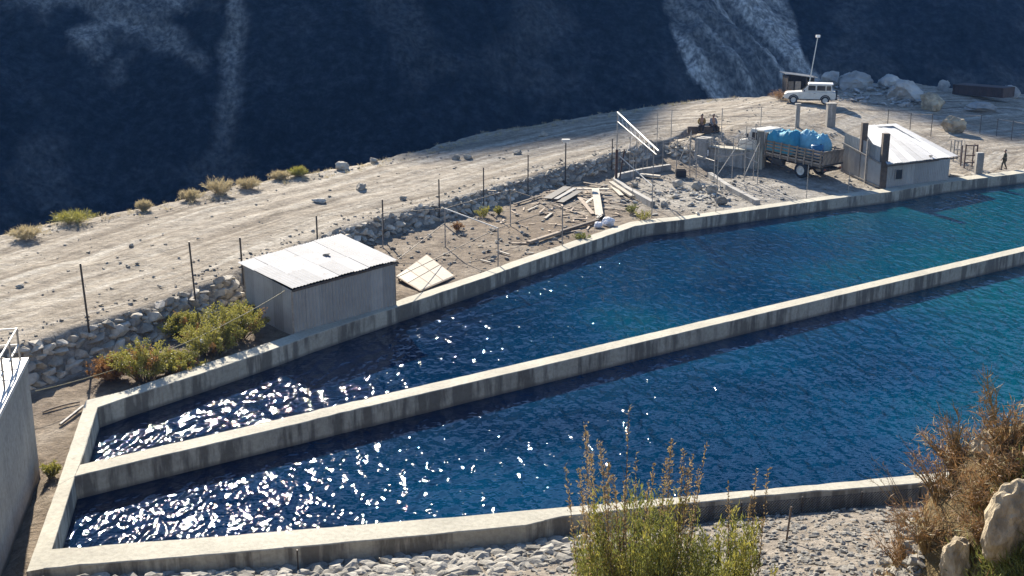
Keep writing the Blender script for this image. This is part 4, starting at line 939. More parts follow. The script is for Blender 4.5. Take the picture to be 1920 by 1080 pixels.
# cable with bulb from block to shed
ca_, cb_ = P(65, 733, 0.6), P(531, 545, 1.7); ca_ = Vector((t0.x + 0.1, t0.y + 0.5, Zat(t0, 733))); 
A_ = P(551, 626, -0.02); cb_ = Vector((A_.x - 0.35, A_.y + 0.35, Zat(A_, 548)))
ca_ = P(66, 733, 0.35)
cpts = sag(ca_, cb_, 0.55, 24)
o = MB().tube(cpts, 0.018, 5).build('cable', M['cable']); tag(o, 'yellowish cable slung from the concrete block to the metal shed', 'cable')
pb_ = cpts[15]; bl_ = empty('light_bulb', pb_ - up * .28); tag(bl_, 'white round bulb hanging from the slung cable above the bushes', 'bulb')
mb = MB(); mb.tube([pb_, pb_ - up * .14], 0.03, 8); mb.build('socket', M['steel'], bl_)
bm = bmesh.new(); bmesh.ops.create_uvsphere(bm, u_segments=12, v_segments=8, radius=0.11); me = bpy.data.meshes.new('globe'); bm.to_mesh(me); bm.free(); part('globe', me, M['white'], bl_, (0, 0, 0.03), smooth_=True)

# ------------------------------------------------------------------ truck
def wheel(root, loc, r, wd, axis_y=True, rimc='offwhite'):
    mb = MB(); n = 20; prof = [(-wd / 2, r * 0.62), (-wd / 2, r * 0.92), (-wd * 0.35, r), (wd * 0.35, r), (wd / 2, r * 0.92), (wd / 2, r * 0.62)]
    for (y, rr) in prof:
        for j in range(n): a = 2 * math.pi * j / n; mb.v.append((rr * math.cos(a), y, rr * math.sin(a)))
    for i in range(len(prof) - 1):
        for j in range(n): a = i * n + j; b = i * n + (j + 1) % n; mb.f.append((a, a + n, b + n, b))
    t = part('wheel', mb.mesh('tyre'), M['rubber'], root, loc, smooth_=True)
    mb = MB(); prof = [(-wd * 0.42, r * 0.63), (-wd * 0.3, r * 0.5), (-wd * 0.34, r * 0.22), (-wd * 0.46, r * 0.18), (-wd * .46, 0.001)]
    for (y, rr) in prof:
        for j in range(n): a = 2 * math.pi * j / n; mb.v.append((rr * math.cos(a), y, rr * math.sin(a)))
    for i in range(len(prof) - 1):
        for j in range(n): a = i * n + j; b = i * n + (j + 1) % n; mb.f.append((a, a + n, b + n, b))
    mb2 = MB(); mb2.v = mb.v + [(x, -y, z) for x, y, z in mb.v]; k = len(mb.v); mb2.f = mb.f + [tuple(q + k for q in f[::-1]) for f in mb.f]
    part('rim', mb2.mesh('rim'), M[rimc], t)
    return t
def bx(name, c, d, mat, root, bev=0.0):
    mb = MB(); mb.box((0, 0, 0), d); o = part(name, mb.mesh(name), M[mat], root, c)
    if bev: m = o.modifiers.new('bevel', 'BEVEL'); m.width = bev; m.segments = 2
    return o
def prism(name, prof, y0, y1, mat, root, bev=0.03):
    n = len(prof); mb = MB(); mb.v = [(x, y0, z) for x, z in prof] + [(x, y1, z) for x, z in prof]
    mb.f = [tuple(range(n)), tuple(range(2 * n - 1, n - 1, -1))] + [(i, i + n, (i + 1) % n + n, (i + 1) % n) for i in range(n)]
    bm = bmesh.new(); me = mb.mesh(name); bm.from_mesh(me); bmesh.ops.recalc_face_normals(bm, faces=bm.faces); bm.to_mesh(me); bm.free()
    o = part(name, me, M[mat], root)
    if bev: m = o.modifiers.new('bevel', 'BEVEL'); m.width = bev; m.segments = 2; m.limit_method = 'ANGLE'
    return o
rw_ = G(1502, 333); fw_ = G(1449, 303)
ax = (fw_ - rw_); hd = math.atan2(ax.y, ax.x) + R(27); 
tk = empty('cargo_truck', rw_); TS = 1.22
tk.rotation_euler = (0, -R(4), hd); tk.scale = (TS, TS, TS)
tag(tk, 'dusty slat-sided cargo truck loaded with blue tarpaulins, parked uphill by the screen', 'truck')
# local: x forward, y to the truck's left, origin under the left rear wheel
W2 = 2.25; yc = -W2 / 2 + 0.12
for xw in (0.0, 3.9):
    wheel(tk, (xw, 0.0, 0.5), 0.5, 0.42 if xw == 0 else 0.28); wheel(tk, (xw, yc * 2 - 0.0, 0.5), 0.5, 0.42 if xw == 0 else 0.28)
for s in (-0.4, 0.4): bx('chassis_rail', (1.5, yc + s, 0.78), (6.3, 0.12, 0.22), 'steel', tk)
bx('axle', (0, yc, 0.5), (0.14, 1.8, 0.14), 'steel', tk); bx('axle', (3.9, yc, 0.5), (0.14, 1.8, 0.14), 'steel', tk)
bx('fuel_tank', (2.0, yc + 0.85, 0.68), (0.9, 0.45, 0.45), 'steel', tk, 0.08)
bx('bed_floor', (0.75, yc, 1.02), (4.5, W2, 0.12), 'wood', tk)
for side in (1, -1):
    yy = yc + side * (W2 / 2 + 0.02)
    for k in range(5): bx('slat', (0.75, yy, 1.16 + k * 0.19), (4.5, 0.05, 0.11), 'wood', tk, 0.01)
    for k in range(8): bx('stake', (-1.42 + k * 0.62, yy + side * 0.055, 1.48), (0.09, 0.06, 1.1), 'wood', tk)
    bx('mudguard', (0.0, yc + side * 0.95, 1.0 - 0.045), (1.2, 0.5, 0.02), 'steel', tk)
for k in range(5): bx('tailgate_board', (-1.53, yc - W2 / 2 + 0.22 + k * 0.45, 1.5), (0.05, 0.42, 1.0), 'wood', tk, 0.01)
bx('tailgate_bar', (-1.57, yc, 1.06), (0.06, W2, 0.09), 'steel', tk); bx('tailgate_bar', (-1.57, yc, 1.95), (0.06, W2, 0.09), 'wood', tk)
bx('bumper', (-1.55, yc, 0.72), (0.1, 1.9, 0.14), 'steel', tk)
for s in (-0.85, 0.85): bx('tail_light', (-1.61, yc + s, 0.80), (0.04, 0.2, 0.1), 'plaster', tk)
for k in range(4): bx('head_board', (3.02, yc - W2 / 2 + 0.3 + k * 0.55, 1.75), (0.05, 0.5, 1.4), 'wood', tk)
prism('cab', [(3.2, 0.75), (3.2, 2.45), (3.35, 2.55), (4.35, 2.5), (4.62, 1.75), (5.25, 1.6), (5.35, 1.3), (5.35, 0.7)], yc - 1.05, yc + 1.05, 'offwhite', tk, 0.05)
bx('side_window', (3.85, yc + 1.06, 2.05), (0.75, 0.03, 0.5), 'glass', tk); bx('side_window', (3.85, yc - 1.06, 2.05), (0.75, 0.03, 0.5), 'glass', tk)
bx('front_bumper', (5.42, yc, 0.75), (0.15, 2.2, 0.25), 'steel', tk)
for s in (-0.8, 0.8): bx('headlight', (5.37, yc + s, 1.1), (0.06, 0.25, 0.25), 'white', tk)
for s in (1, -1): bx('mirror', (4.5, yc + s * 1.2, 2.0), (0.08, 0.12, 0.3), 'steel', tk)
mwt = Matrix.Translation(tk.location) @ tk.rotation_euler.to_matrix().to_4x4() @ Matrix.Scale(TS, 4)
def cloth_heap(name, mat, cx, cy, cz, sx, sy, sz, seed, label):
    bm = bmesh.new(); bmesh.ops.create_grid(bm, x_segments=26, y_segments=20, size=0.5)
    for v in bm.verts:
        x, y = v.co.x * 2, v.co.y * 2; r = max(abs(x), abs(y)) ; h = (1 - r ** 6) * 0.62 + 0.20 * mnoise.fractal(Vector((x * 1.5 + seed, y * 1.5, 0)), 1, 2, 4) + 0.22 * abs(mnoise.noise(Vector((x * 5 + seed, y * 4, 1))))
        if r > 0.97: h = -0.3
        v.co = mwt @ Vector((cx + x * sx / 2, cy + y * sy / 2, cz + h * sz))
    me = bpy.data.meshes.new(name); bm.to_mesh(me); bm.free(); ctr = mwt @ Vector((cx, cy, cz))
    me.transform(Matrix.Translation(-ctr)); o = link(name, me, M[mat], None, True); o.location = ctr; o.modifiers.new('s', 'SOLIDIFY').thickness = 0.02
    return tag(o, label, 'tarpaulin', 'tarpaulins on the truck')
cloth_heap('tarpaulin', 'tarp', 1.9, yc + 0.1, 1.75, 2.3, 2.15, 1.35, 1.0, 'bright blue tarpaulin heap at the front of the truck bed')
cloth_heap('tarpaulin', 'tarp_pale', 0.35, yc - 0.35, 1.7, 2.2, 1.5, 1.5, 5.0, 'paler blue tarpaulin heap at the far rear side of the truck bed')
dc = mwt @ Vector((-0.55, yc + 0.35, 1.25)); dr = empty('plastic_drum', dc); dr.scale = (TS,) * 3; tag(dr, 'dark blue round plastic drum in the truck bed beside the tarpaulins', 'drum')
mb = MB(); n = 20; prof = [(0.001, 0), (0.38, 0), (0.42, 0.05), (0.42, 0.28), (0.44, 0.3), (0.42, 0.32), (0.42, 0.62), (0.44, 0.64), (0.42, 0.66), (0.41, 0.9), (0.36, 0.95), (0.001, 0.95)]
for rr, z in prof:
    for j in range(n): a = 2 * math.pi * j / n; mb.v.append((rr * math.cos(a), rr * math.sin(a), z))
for i in range(len(prof) - 1):
    for j in range(n): a = i * n + j; b = i * n + (j + 1) % n; mb.f.append((a, b, b + n, a + n))
part('barrel', mb.mesh('barrel'), M['drum'], dr, smooth_=True); mb = MB(); mb.tube([(0.2, 0, 0.94), (0.2, 0, 0.99)], 0.07, 10); part('cap', mb.mesh('cap'), M['black'], dr)

# ------------------------------------------------------------------ white car on the terrace
gc = G(1520, 195); car = empty('jeep', gc); car.rotation_euler = (0, 0, R(180 - 14)); car.scale = (1.14,) * 3
car.location = gc + Vector((0.0, 0.6, 0.02))
tag(car, 'white four-wheel-drive car parked on the terrace in front of the hut', 'car')
prism('body', [(-2.2, 0.45), (-2.25, 0.75), (-2.2, 1.05), (0.55, 1.10), (0.75, 1.08), (2.0, 0.98), (2.2, 0.85), (2.25, 0.5), (1.9, 0.42), (-1.9, 0.42)], -0.85, 0.85, 'offwhite', car, 0.06)
prism('cabin', [(-1.95, 1.04), (-1.85, 1.70), (0.1, 1.74), (0.72, 1.09)], -0.74, 0.74, 'offwhite', car, 0.05)
prism('roof', [(-2.0, 1.705), (-1.95, 1.80), (0.1, 1.82), (0.22, 1.725)], -0.78, 0.78, 'white', car, 0.03)
for s in (-1, 1):
    bx('side_window', (-0.15, s * 0.745, 1.42), (0.62, 0.03, 0.42), 'glass', car); bx('side_window', (-0.95, s * 0.745, 1.42), (0.72, 0.03, 0.42), 'glass', car); bx('side_window', (-1.6, s * 0.745, 1.42), (0.38, 0.03, 0.40), 'glass', car)
    bx('mirror', (0.5, s * 0.92, 1.2), (0.1, 0.14, 0.16), 'steel', car); bx('headlight', (2.23, s * 0.6, 0.74), (0.06, 0.22, 0.18), 'glass', car)
    bx('door_handle', (-0.4, s * 0.87, 0.95), (0.14, 0.03, 0.03), 'steel', car); bx('sill', (0, s * 0.82, 0.40), (2.2, 0.08, 0.08), 'steel', car)
    for xw in (-1.35, 1.40):
        wheel(car, (xw, s * 0.78, 0.36), 0.36, 0.24, rimc='offwhite')
        mb = MB(); n = 10
        for k in range(n + 1):
            a = math.pi * k / n
            for rr in (0.37, 0.46): mb.v.append((xw + rr * math.cos(a), s * 0.862, 0.38 + rr * math.sin(a)))
        for k in range(n): q_ = 2 * k; mb.f.append((q_, q_ + 1, q_ + 3, q_ + 2))
        part('wheel_arch', mb.mesh('arch'), M['black'], car)
mb = MB(); mb.bar((0.70, 0, 1.13), (0.17, 0, 1.68), 1.35, 0.03, (1, 0, 0.9)); part('windscreen', mb.mesh('windscreen'), M['glass'], car)
bx('bumper', (2.3, 0, 0.5), (0.12, 1.7, 0.18), 'steel', car); bx('bumper', (-2.3, 0, 0.5), (0.12, 1.7, 0.18), 'steel', car); bx('grille', (2.24, 0, 0.72), (0.05, 0.8, 0.2), 'steel', car)
bx('spare_wheel_cover', (-2.3, 0.1, 0.95), (0.16, 0.6, 0.6), 'rubber', car, 0.05)

# ------------------------------------------------------------------ hut, mast, container
gh = G(1508, 182) + Vector((0, 3.2, 0)); hz_ = H1(gh.x, gh.y); hut = empty('roadside_hut', (gh.x, gh.y, hz_)); tag(hut, 'small dark timber hut with a slanted flat roof behind the white car', 'hut')
sx = (gh - cam.location).length / FPX; wu, hu = 46 * sx, Zat(gh, 138) - hz_
for (c_, d_) in (((0, 1.2, hu * .45), (wu, 0.08, hu * .9)), ((-wu / 2, 0, hu * .45), (0.08, 2.4, hu * .9)), ((wu / 2, 0, hu * .45), (0.08, 2.4, hu * .9))): bx('wall', c_, d_, 'darkwood', hut)
for k, xx in enumerate((-wu * .38, -wu * .1, wu * .34)): bx('pale_board', (xx, -1.2, hu * .42), (wu * .22, 0.06, hu * .5), 'wood', hut)
for xx in (-wu * .5, wu * .22, wu * .5): bx('front_post', (xx, -1.25, hu * .46), (0.1, 0.1, hu * .92), 'darkwood', hut)
mb = MB(); mb.bar((-wu * .62, 0, hu + 0.12), (wu * .62, 0, hu - 0.32), 3.2, 0.07); part('roof', mb.mesh('roof'), M['sheet'], hut)
gm = G(1519, 186) + Vector((0, 1.6, 0)); gm.z = H1(gm.x, gm.y); mst = empty('light_mast', gm); tag(mst, 'thin leaning mast with a small lamp rising above the hut', 'mast')
tm = Vector((gm.x, gm.y, 0)); tm.z = Zat(gm, 70); tm.x = (1503 - 960) / FPX * (gm - cam.location).length * 0.998
MB().tube([gm - up * .3, tm], [0.07, 0.05], 8).build('pole', M['offwhite'], mst)
mb = MB(); mb.box(tm + Vector((0.0, -0.1, 0.12)), (0.4, 0.35, 0.26)); mb.build('lamp', M['white'], mst)
g0, g1_ = G(1786, 176), G(1880, 183); g1_ = P(1880, 184, g0.z) 
cn = empty('shipping_container', g0); dcn = (g1_ - g0); Lc = dcn.length; cn.rotation_euler = (0, 0, math.atan2(dcn.y, dcn.x)); tag(cn, 'long dark brown steel container on the shaded rim at upper right', 'container')
hc = Zat(g0, 158) - g0.z
mb = MB(); n = 40
for k in range(n + 1):
    x = Lc * k / n; y = 0.04 if (k // 1) % 2 else 0.0
    mb.v += [(x, y, 0.1), (x, y, hc - 0.1)]
for k in range(n): q_ = 2 * k; mb.f.append((q_, q_ + 2, q_ + 3, q_ + 1))
part('side_panel', mb.mesh('side'), M['rust'], cn); part('side_panel', mb.mesh('side2'), M['rust'], cn, (0, 2.4, 0))
bx('roof', (Lc / 2, 1.22, hc - 0.05), (Lc, 2.5, 0.1), 'rust', cn); bx('floor', (Lc / 2, 1.22, 0.05), (Lc, 2.44, 0.12), 'rust', cn)
bx('end_panel', (0.04, 1.22, hc / 2), (0.06, 2.4, hc - .2), 'rust', cn); bx('door', (Lc - .04, 0.62, hc / 2), (0.06, 1.18, hc - .2), 'rust', cn); bx('door', (Lc - .04, 1.84, hc / 2), (0.06, 1.18, hc - .2), 'rust', cn)
for xx in (0.05, Lc - 0.05):
    for yy in (-0.03, 2.47): bx('corner_post', (xx, yy, hc / 2), (0.12, 0.1, hc), 'rust', cn)
# broken frames right of the house
for (px, py, wd, ht, lb, mt) in ((1793, 303, 12, 38, 'grey open frame standing by the right corner of the house', 'pipe'), (1818, 316, 20, 42, 'brown ladder-like frame standing on the bare slope right of the house', 'rust'), (1833, 331, 12, 42, 'pale concrete stub standing by the basin wall right of the house', 'concrete2')):
    g = G(px, py); s1 = (g - cam.location).length / FPX; W_, H_ = wd * s1, ht * s1; fr_ = empty('steel_frame' if mt != 'concrete2' else 'concrete_stub', g); tag(fr_, lb, 'frame' if mt != 'concrete2' else 'block')
    if mt == 'concrete2':
        bx('column', (0, 0, H_ / 2), (W_, 0.5, H_), mt, fr_, 0.03); bx('foot', (0, 0, 0.1), (W_ * 1.6, 0.9, 0.3), mt, fr_, 0.03)
    else:
        for xx in (-W_ / 2, W_ / 2): bx('upright', (xx, 0, H_ / 2), (0.1, 0.1, H_), mt, fr_); 
        for xx in (-W_ / 2, W_ / 2): bx('upright', (xx, 0.8, H_ / 2.2), (0.09, 0.09, H_ / 1.1), mt, fr_)
        for zz in (0.25, 0.55, 0.95): bx('crossbar', (0, 0, H_ * zz), (W_, 0.07, 0.08), mt, fr_); bx('crossbar', (W_ / 2, 0.4, H_ * zz), (0.06, 0.8, 0.07), mt, fr_)
plank(1782, 329, 1808, 333, 0.8, 0.15, 'palewood', 'white slab lying on the ground at the right corner of the house', 0.02, 0.02, 'slab', 'slab', None)
# ------------------------------------------------------------------ people
def person(name, loc, rz, pose, cloth_top, cloth_leg, label, scale=1.0, hairy=True):
    J = {'pelvis': (0, 0, .95), 'chest': (0, 0.02, 1.28), 'neck': (0, 0.0, 1.46), 'head0': (0, .02, 1.53), 'head': (0, .03, 1.62), 'crown': (0, .01, 1.72),
         'shL': (-.18, 0, 1.40), 'elL': (-.25, 0, 1.14), 'wrL': (-.25, .08, .90), 'shR': (.18, 0, 1.40), 'elR': (.25, 0, 1.14), 'wrR': (.25, .08, .90),
         'hipL': (-.10, 0, .90), 'knL': (-.11, .03, .50), 'anL': (-.11, 0, .09), 'toL': (-.12, .18, .04), 'hipR': (.10, 0, .90), 'knR': (.11, .03, .50), 'anR': (.11, 0, .09), 'toR': (.12, .18, .04)}
    J.update(pose)
    RAD = dict(pelvis=.15, chest=.155, neck=.065, head0=.075, head=.098, crown=.075, shL=.075, elL=.05, wrL=.035, shR=.075, elR=.05, wrR=.035, hipL=.095, knL=.068, anL=.045, toL=.04, hipR=.095, knR=.068, anR=.045, toR=.04)
    E_ = [('pelvis', 'chest'), ('chest', 'neck'), ('neck', 'head0'), ('head0', 'head'), ('head', 'crown')]
    for s in 'LR': E_ += [('chest', 'sh' + s), ('sh' + s, 'el' + s), ('el' + s, 'wr' + s), ('pelvis', 'hip' + s), ('hip' + s, 'kn' + s), ('kn' + s, 'an' + s), ('an' + s, 'to' + s)]
    keys = list(J); V = [Vector(J[k]) for k in keys]; rad = [RAD[k] for k in keys]; E2 = [(keys.index(a), keys.index(b)) for a, b in E_]
    for s in 'LR':                                  # palm and five fingers
        i = keys.index('wr' + s); w_ = V[i]; d = (w_ - V[keys.index('el' + s)]).normalized(); side = Vector((0, 1, 0)) if abs(d.y) < .8 else Vector((1, 0, 0)); side = (side - d * side.dot(d)).normalized()
        V.append(w_ + d * .06); rad.append(.034); pi_ = len(V) - 1; E2.append((i, pi_))
        for k, (o_, L_) in enumerate(((-.03, .075), (-.01, .085), (.01, .08), (.03, .06))):
            V.append(w_ + d * .10 + side * o_); rad.append(.011); V.append(w_ + d * (.10 + L_ * .8) + side * o_ * 1.1); rad.append(.008); E2 += [(pi_, len(V) - 2), (len(V) - 2, len(V) - 1)]
        V.append(w_ + d * .09 - side * .055); rad.append(.011); E2.append((pi_, len(V) - 1))
    me = bpy.data.meshes.new('body'); me.from_pydata([tuple(v) for v in V], E2, []); me.update()
    root = empty(name, loc, rz); root.scale = (scale,) * 3; tag(root, label, 'person')
    ob = part('body', me, M['skin'], root); ob.modifiers.new('skin', 'SKIN')
    for i, sv in enumerate(me.skin_vertices[0].data): sv.radius = (rad[i], rad[i]); sv.use_root = (keys[i] == 'pelvis') if i < len(keys) else False
    ob.modifiers.new('sub', 'SUBSURF').levels = 1; ob.modifiers['sub'].render_levels = 2
    def garment(nm, ks, es, infl, mat):
        me = bpy.data.meshes.new(nm); me.from_pydata([J[k] for k in ks], [(ks.index(a), ks.index(b)) for a, b in es], []); me.update(); o = part(nm, me, M[mat], root); o.modifiers.new('skin', 'SKIN')
        for i, sv in enumerate(me.skin_vertices[0].data): sv.radius = (RAD[ks[i]] + infl,) * 2; sv.use_root = i == 0
        o.modifiers.new('sub', 'SUBSURF').levels = 1; o.modifiers['sub'].render_levels = 2
    garment('jacket', ['pelvis', 'chest', 'shL', 'elL', 'wrL', 'shR', 'elR', 'wrR'], [('pelvis', 'chest'), ('chest', 'shL'), ('shL', 'elL'), ('elL', 'wrL'), ('chest', 'shR'), ('shR', 'elR'), ('elR', 'wrR')], .022, cloth_top)
    garment('trousers', ['pelvis', 'hipL', 'knL', 'anL', 'hipR', 'knR', 'anR'], [('pelvis', 'hipL'), ('hipL', 'knL'), ('knL', 'anL'), ('pelvis', 'hipR'), ('hipR', 'knR'), ('knR', 'anR')], .014, cloth_leg)
    hd_ = Vector(J['head']); bm = bmesh.new(); bmesh.ops.create_uvsphere(bm, u_segments=14, v_segments=10, radius=.118)
    bmesh.ops.delete(bm, geom=[v for v in bm.verts if v.co.z < -.03 or (v.co.y > .055 and v.co.z < .055)], context='VERTS'); me = bpy.data.meshes.new('hair'); bm.to_mesh(me); bm.free()
    part('hair', me, M['hair'], root, hd_ + Vector((0, -.012, .035)), scale=(.9, 1, 1.05), smooth_=True)
    mb = MB(); mb.box((0, .108, -.005), (.025, .035, .045)); part('nose', mb.mesh('nose'), M['skin'], root, hd_)
    for s in (-1, 1):
        bx('eye', hd_ + Vector((s * .035, .098, .022)), (.022, .012, .012), 'black', root); bx('ear', hd_ + Vector((s * .098, 0, 0)), (.02, .04, .06), 'skin', root); bx('shoe', Vector(J['anL' if s < 0 else 'anR']) + Vector((0, .06, -.045)), (.10, .27, .09), 'cl_dark', root, .03)
    bx('mouth', hd_ + Vector((0, .096, -.045)), (.045, .012, .010), 'plaster', root)
sit = {'pelvis': (0, 0, .52), 'chest': (0, .06, .86), 'neck': (0, .09, 1.04), 'head0': (0, .11, 1.11), 'head': (0, .13, 1.20), 'crown': (0, .11, 1.30), 'shL': (-.18, .07, .98), 'elL': (-.25, .16, .74), 'wrL': (-.12, .36, .62), 'shR': (.18, .07, .98), 'elR': (.25, .16, .74), 'wrR': (.12, .36, .60),
       'hipL': (-.10, .03, .48), 'knL': (-.14, .44, .50), 'anL': (-.13, .46, .09), 'toL': (-.14, .64, .04), 'hipR': (.10, .03, .48), 'knR': (.14, .44, .50), 'anR': (.13, .46, .09), 'toR': (.14, .64, .04)}
g2_ = G(1338, 248)
a_, b_ = g2_ + Vector((-2.3, 0.0, 0.2)), g2_ + Vector((0.5, 0.1, 0.2)); mid_ = (a_ + b_) / 2; mid_.z = max(H1(a_.x, a_.y), H1(b_.x, b_.y), H1(mid_.x, mid_.y)) + 0.15
a_.z = b_.z = mid_.z; o = MB().bar(a_ - mid_, b_ - mid_, 0.45, 0.6).build('timber_seat', M['darkwood']); o.location = mid_; o.modifiers.new('bevel', 'BEVEL').width = 0.04; tag(o, 'dark timber block the two people sit on at the terrace edge', 'bench')
zs = mid_.z + 0.30 - 0.43 * 1.2
for px_, t, cl, lb, rz_ in ((1322, 0.45, 'cl_mustard', 'person in a mustard top sitting at the terrace edge, left of two', 165), (1336, 0.78, 'cl_grey', 'person in a grey top sitting at the terrace edge, right of two', 200)):
    lx = a_.lerp(b_, t); person('person', Vector((lx.x, lx.y, zs)), R(rz_), sit, cl, 'cl_dark', lb, 1.2)
walk = {'elL': (-.27, .05, 1.12), 'wrL': (-.24, .20, .93), 'elR': (.27, -.08, 1.13), 'wrR': (.26, -.02, .90), 'knL': (-.11, .16, .50), 'anL': (-.11, .18, .09), 'toL': (-.12, .36, .04), 'knR': (.11, -.02, .50), 'anR': (.11, -.20, .12), 'toR': (.12, -.03, .04)}
gp_ = G(1882, 318); person('person', gp_, R(60), walk, 'cl_olive', 'cl_olive', 'person in dark clothes walking behind the basin wall at right', 0.98)

# ------------------------------------------------------------------ vegetation
def leaf(mb, p, d, L, wd, rng, bend=0.25):
    side = d.cross(Vector((rng.gauss(0, 1), rng.gauss(0, 1), rng.gauss(0, 1)))).normalized() * wd / 2
    n = d.cross(side).normalized(); m = p + d * L * 0.5 + n * L * 0.08; e = p + d * L - n * L * bend * 0.4
    k = len(mb.v); mb.v += [tuple(p), tuple(m + side), tuple(e), tuple(m - side)]; mb.f.append((k, k + 1, k + 2, k + 3))
def rdir(rng, up_=0.0): return (Vector((rng.gauss(0, 1), rng.gauss(0, 1), rng.gauss(0, 1))).normalized() + Vector((0, 0, up_))).normalized()
def shrub(name, base_, rad, h, nst, nlf, L, wd, leafm, label, seed, group=None, stemm='bark', upw=0.8, start=0.25, cat='shrub', second=None, curl=0.15, stem_r=0.012):
    rng = random.Random(seed); root = empty(name, base_); tag(root, label, cat, group)
    ms, ml, m2 = MB(), MB(), MB(); o0 = Vector((0, 0, 0))
    for s in range(nst):
        a = rng.uniform(0, 6.283); r = rad * math.sqrt(rng.random()); hh = h * rng.uniform(0.6, 1.05) * (1 - 0.35 * (r / rad) ** 2)
        b0 = Vector((math.cos(a), math.sin(a), 0)) * r * 0.25; tip = Vector((math.cos(a) * r, math.sin(a) * r, hh)) + Vector((rng.gauss(0, 1), rng.gauss(0, 1), 0)) * rad * curl
        midp = b0.lerp(tip, 0.5) + Vector((rng.gauss(0, 1), rng.gauss(0, 1), 0.5)) * rad * 0.1
        pts = [b0 - up * 0.1, b0.lerp(midp, .5), midp, midp.lerp(tip, .55), tip]
        ms.tube(pts, [stem_r * 1.3, stem_r, stem_r * .8, stem_r * .5, stem_r * .25], 4, False)
        tgt = m2 if second and rng.random() < second[1] else ml
        for i in range(nlf):
            t = start + (1 - start) * rng.random() ** 0.8; f = t * 4; k = min(3, int(f)); p = pts[k].lerp(pts[k + 1], f - k); d = (pts[k + 1] - pts[k]).normalized()
            p = p + rdir(rng) * rad * 0.06; leaf(tgt, p, (d * upw + rdir(rng)).normalized(), L * rng.uniform(.6, 1.3), wd * rng.uniform(.7, 1.2), rng)
    part('stem', ms.mesh('stem'), M[stemm], root); part('foliage', ml.mesh('foliage'), M[leafm], root)
    if second and m2.v: part('dry_foliage', m2.mesh('dry_foliage'), M[second[0]], root)
    return root
# bushes behind the left part of the far wall
gB = 'bushes between stone wall and basin'
for i, (px, py, w_, h_, lm, lb) in enumerate([(212, 712, 60, 50, 'leaf_red', 'low rusty red bush at the left end of the bush row'), (275, 712, 105, 78, 'leaf_yellow', 'broad yellow-green bush in the left half of the bush row'), (330, 700, 80, 44, 'leaf_yellow', 'small yellowish bush low against the basin wall under the bulb'), (345, 628, 70, 46, 'leaf_yellow', 'small yellow-green bush in front of the stone wall'),
        (395, 665, 100, 66, 'leaf_yellow', 'yellowish bush right of the hanging bulb'), (440, 640, 105, 78, 'leaf_yellow', 'tall yellow-green bush beside the left wall of the metal shed'), (465, 600, 50, 30, 'leaf_green', 'small green bush behind the left corner of the metal shed')]):
    g = G(px, py); s1 = (g - cam.location).length / FPX
    shrub('bush', g, w_ * s1 * 0.6, h_ * s1 * 0.95, 90, 70, 0.12, 0.045, lm, lb, 300 + i, gB, second=('leaf_red', 0.12), start=0.3, upw=0.5)
for i, (px, py, w_, h_, lm, lb) in enumerate([(905, 408, 30, 24, 'leaf_yellow', 'yellow-green weed tuft in the yard behind the back pipe posts'), (935, 402, 18, 16, 'leaf_yellow', 'smaller yellow weed tuft right of the yellow-green one'), (858, 432, 26, 16, 'leaf_dry', 'brown dry weed tuft in the yard near the left pipe post'),
        (1092, 450, 34, 12, 'leaf_green', 'low green weeds against the basin wall near the long beam'), (1205, 412, 34, 18, 'leaf_yellow', 'weeds at the bend of the far basin wall'), (1185, 400, 24, 18, 'leaf_green', 'dark weed clump just behind the weeds at the wall bend'), (95, 895, 34, 26, 'leaf_yellow', 'green weed tuft on the dirt outside the left end wall')]):
    g = G(px, py); s1 = (g - cam.location).length / FPX
    shrub('weed', g, w_ * s1 * 0.5, h_ * s1, 26, 26, 0.14, 0.035, lm, lb, 330 + i, 'weeds in the yard', start=0.1, upw=1.2, cat='weed', stem_r=0.006)
# dry tussocks on the road rim
for i, (px, py, w_, h_, lm, lb) in enumerate([(50, 448, 56, 19, 'straw', 'dry grass tussock on the road rim, nearest the left edge'), (140, 417, 66, 18, 'leaf_yellow', 'yellow-green tussock on the road rim, second from the left edge'), (270, 396, 26, 16, 'straw', 'small pale tussock on the road rim, third from the left'), (358, 376, 40, 16, 'straw', 'low straw tussock on the road rim left of the largest one'),
        (412, 364, 50, 28, 'straw', 'largest grey straw tussock on the road rim'), (466, 354, 42, 17, 'straw', 'straw tussock on the road rim right of the largest one'), (527, 336, 34, 12, 'straw', 'small straw tussock on the road rim, left of the last'), (560, 330, 32, 14, 'leaf_yellow', 'yellowish tussock on the road rim, last towards the shed roof'), (1468, 188, 50, 16, 'leaf_dry', 'dry scrub on the heap left of the white car')]):
    g = G(px, py); s1 = (g - cam.location).length / FPX
    shrub('grass_tussock', g, w_ * s1 * 0.5, h_ * s1 * 1.1, 90, 22, 0.28, 0.022, lm, lb, 350 + i, 'tussocks on the road rim', start=0.1, upw=1.5, cat='tussock', stem_r=0.005, stemm='straw')

rng = random.Random(66); mb = MB()
for (x, y) in band(EL, 420, -2.4, 0.2, 0.05, 0.62):
    if rng.random() < 0.35 + 0.5 * mnoise.noise(Vector((x * .15, y * .15, 0))): continue
    z = H1(x, y); k = rng.randint(5, 16)
    for _ in range(k): leaf(mb, Vector((x + rng.gauss(0, .12), y + rng.gauss(0, .12), z - .02)), rdir(rng, 1.1), rng.uniform(.12, .4), rng.uniform(.02, .04), rng, .5)
tag(mb.build('rim_grass', M['straw']), 'thin dry grass along the outer rim of the road', 'grass', kind='stuff')
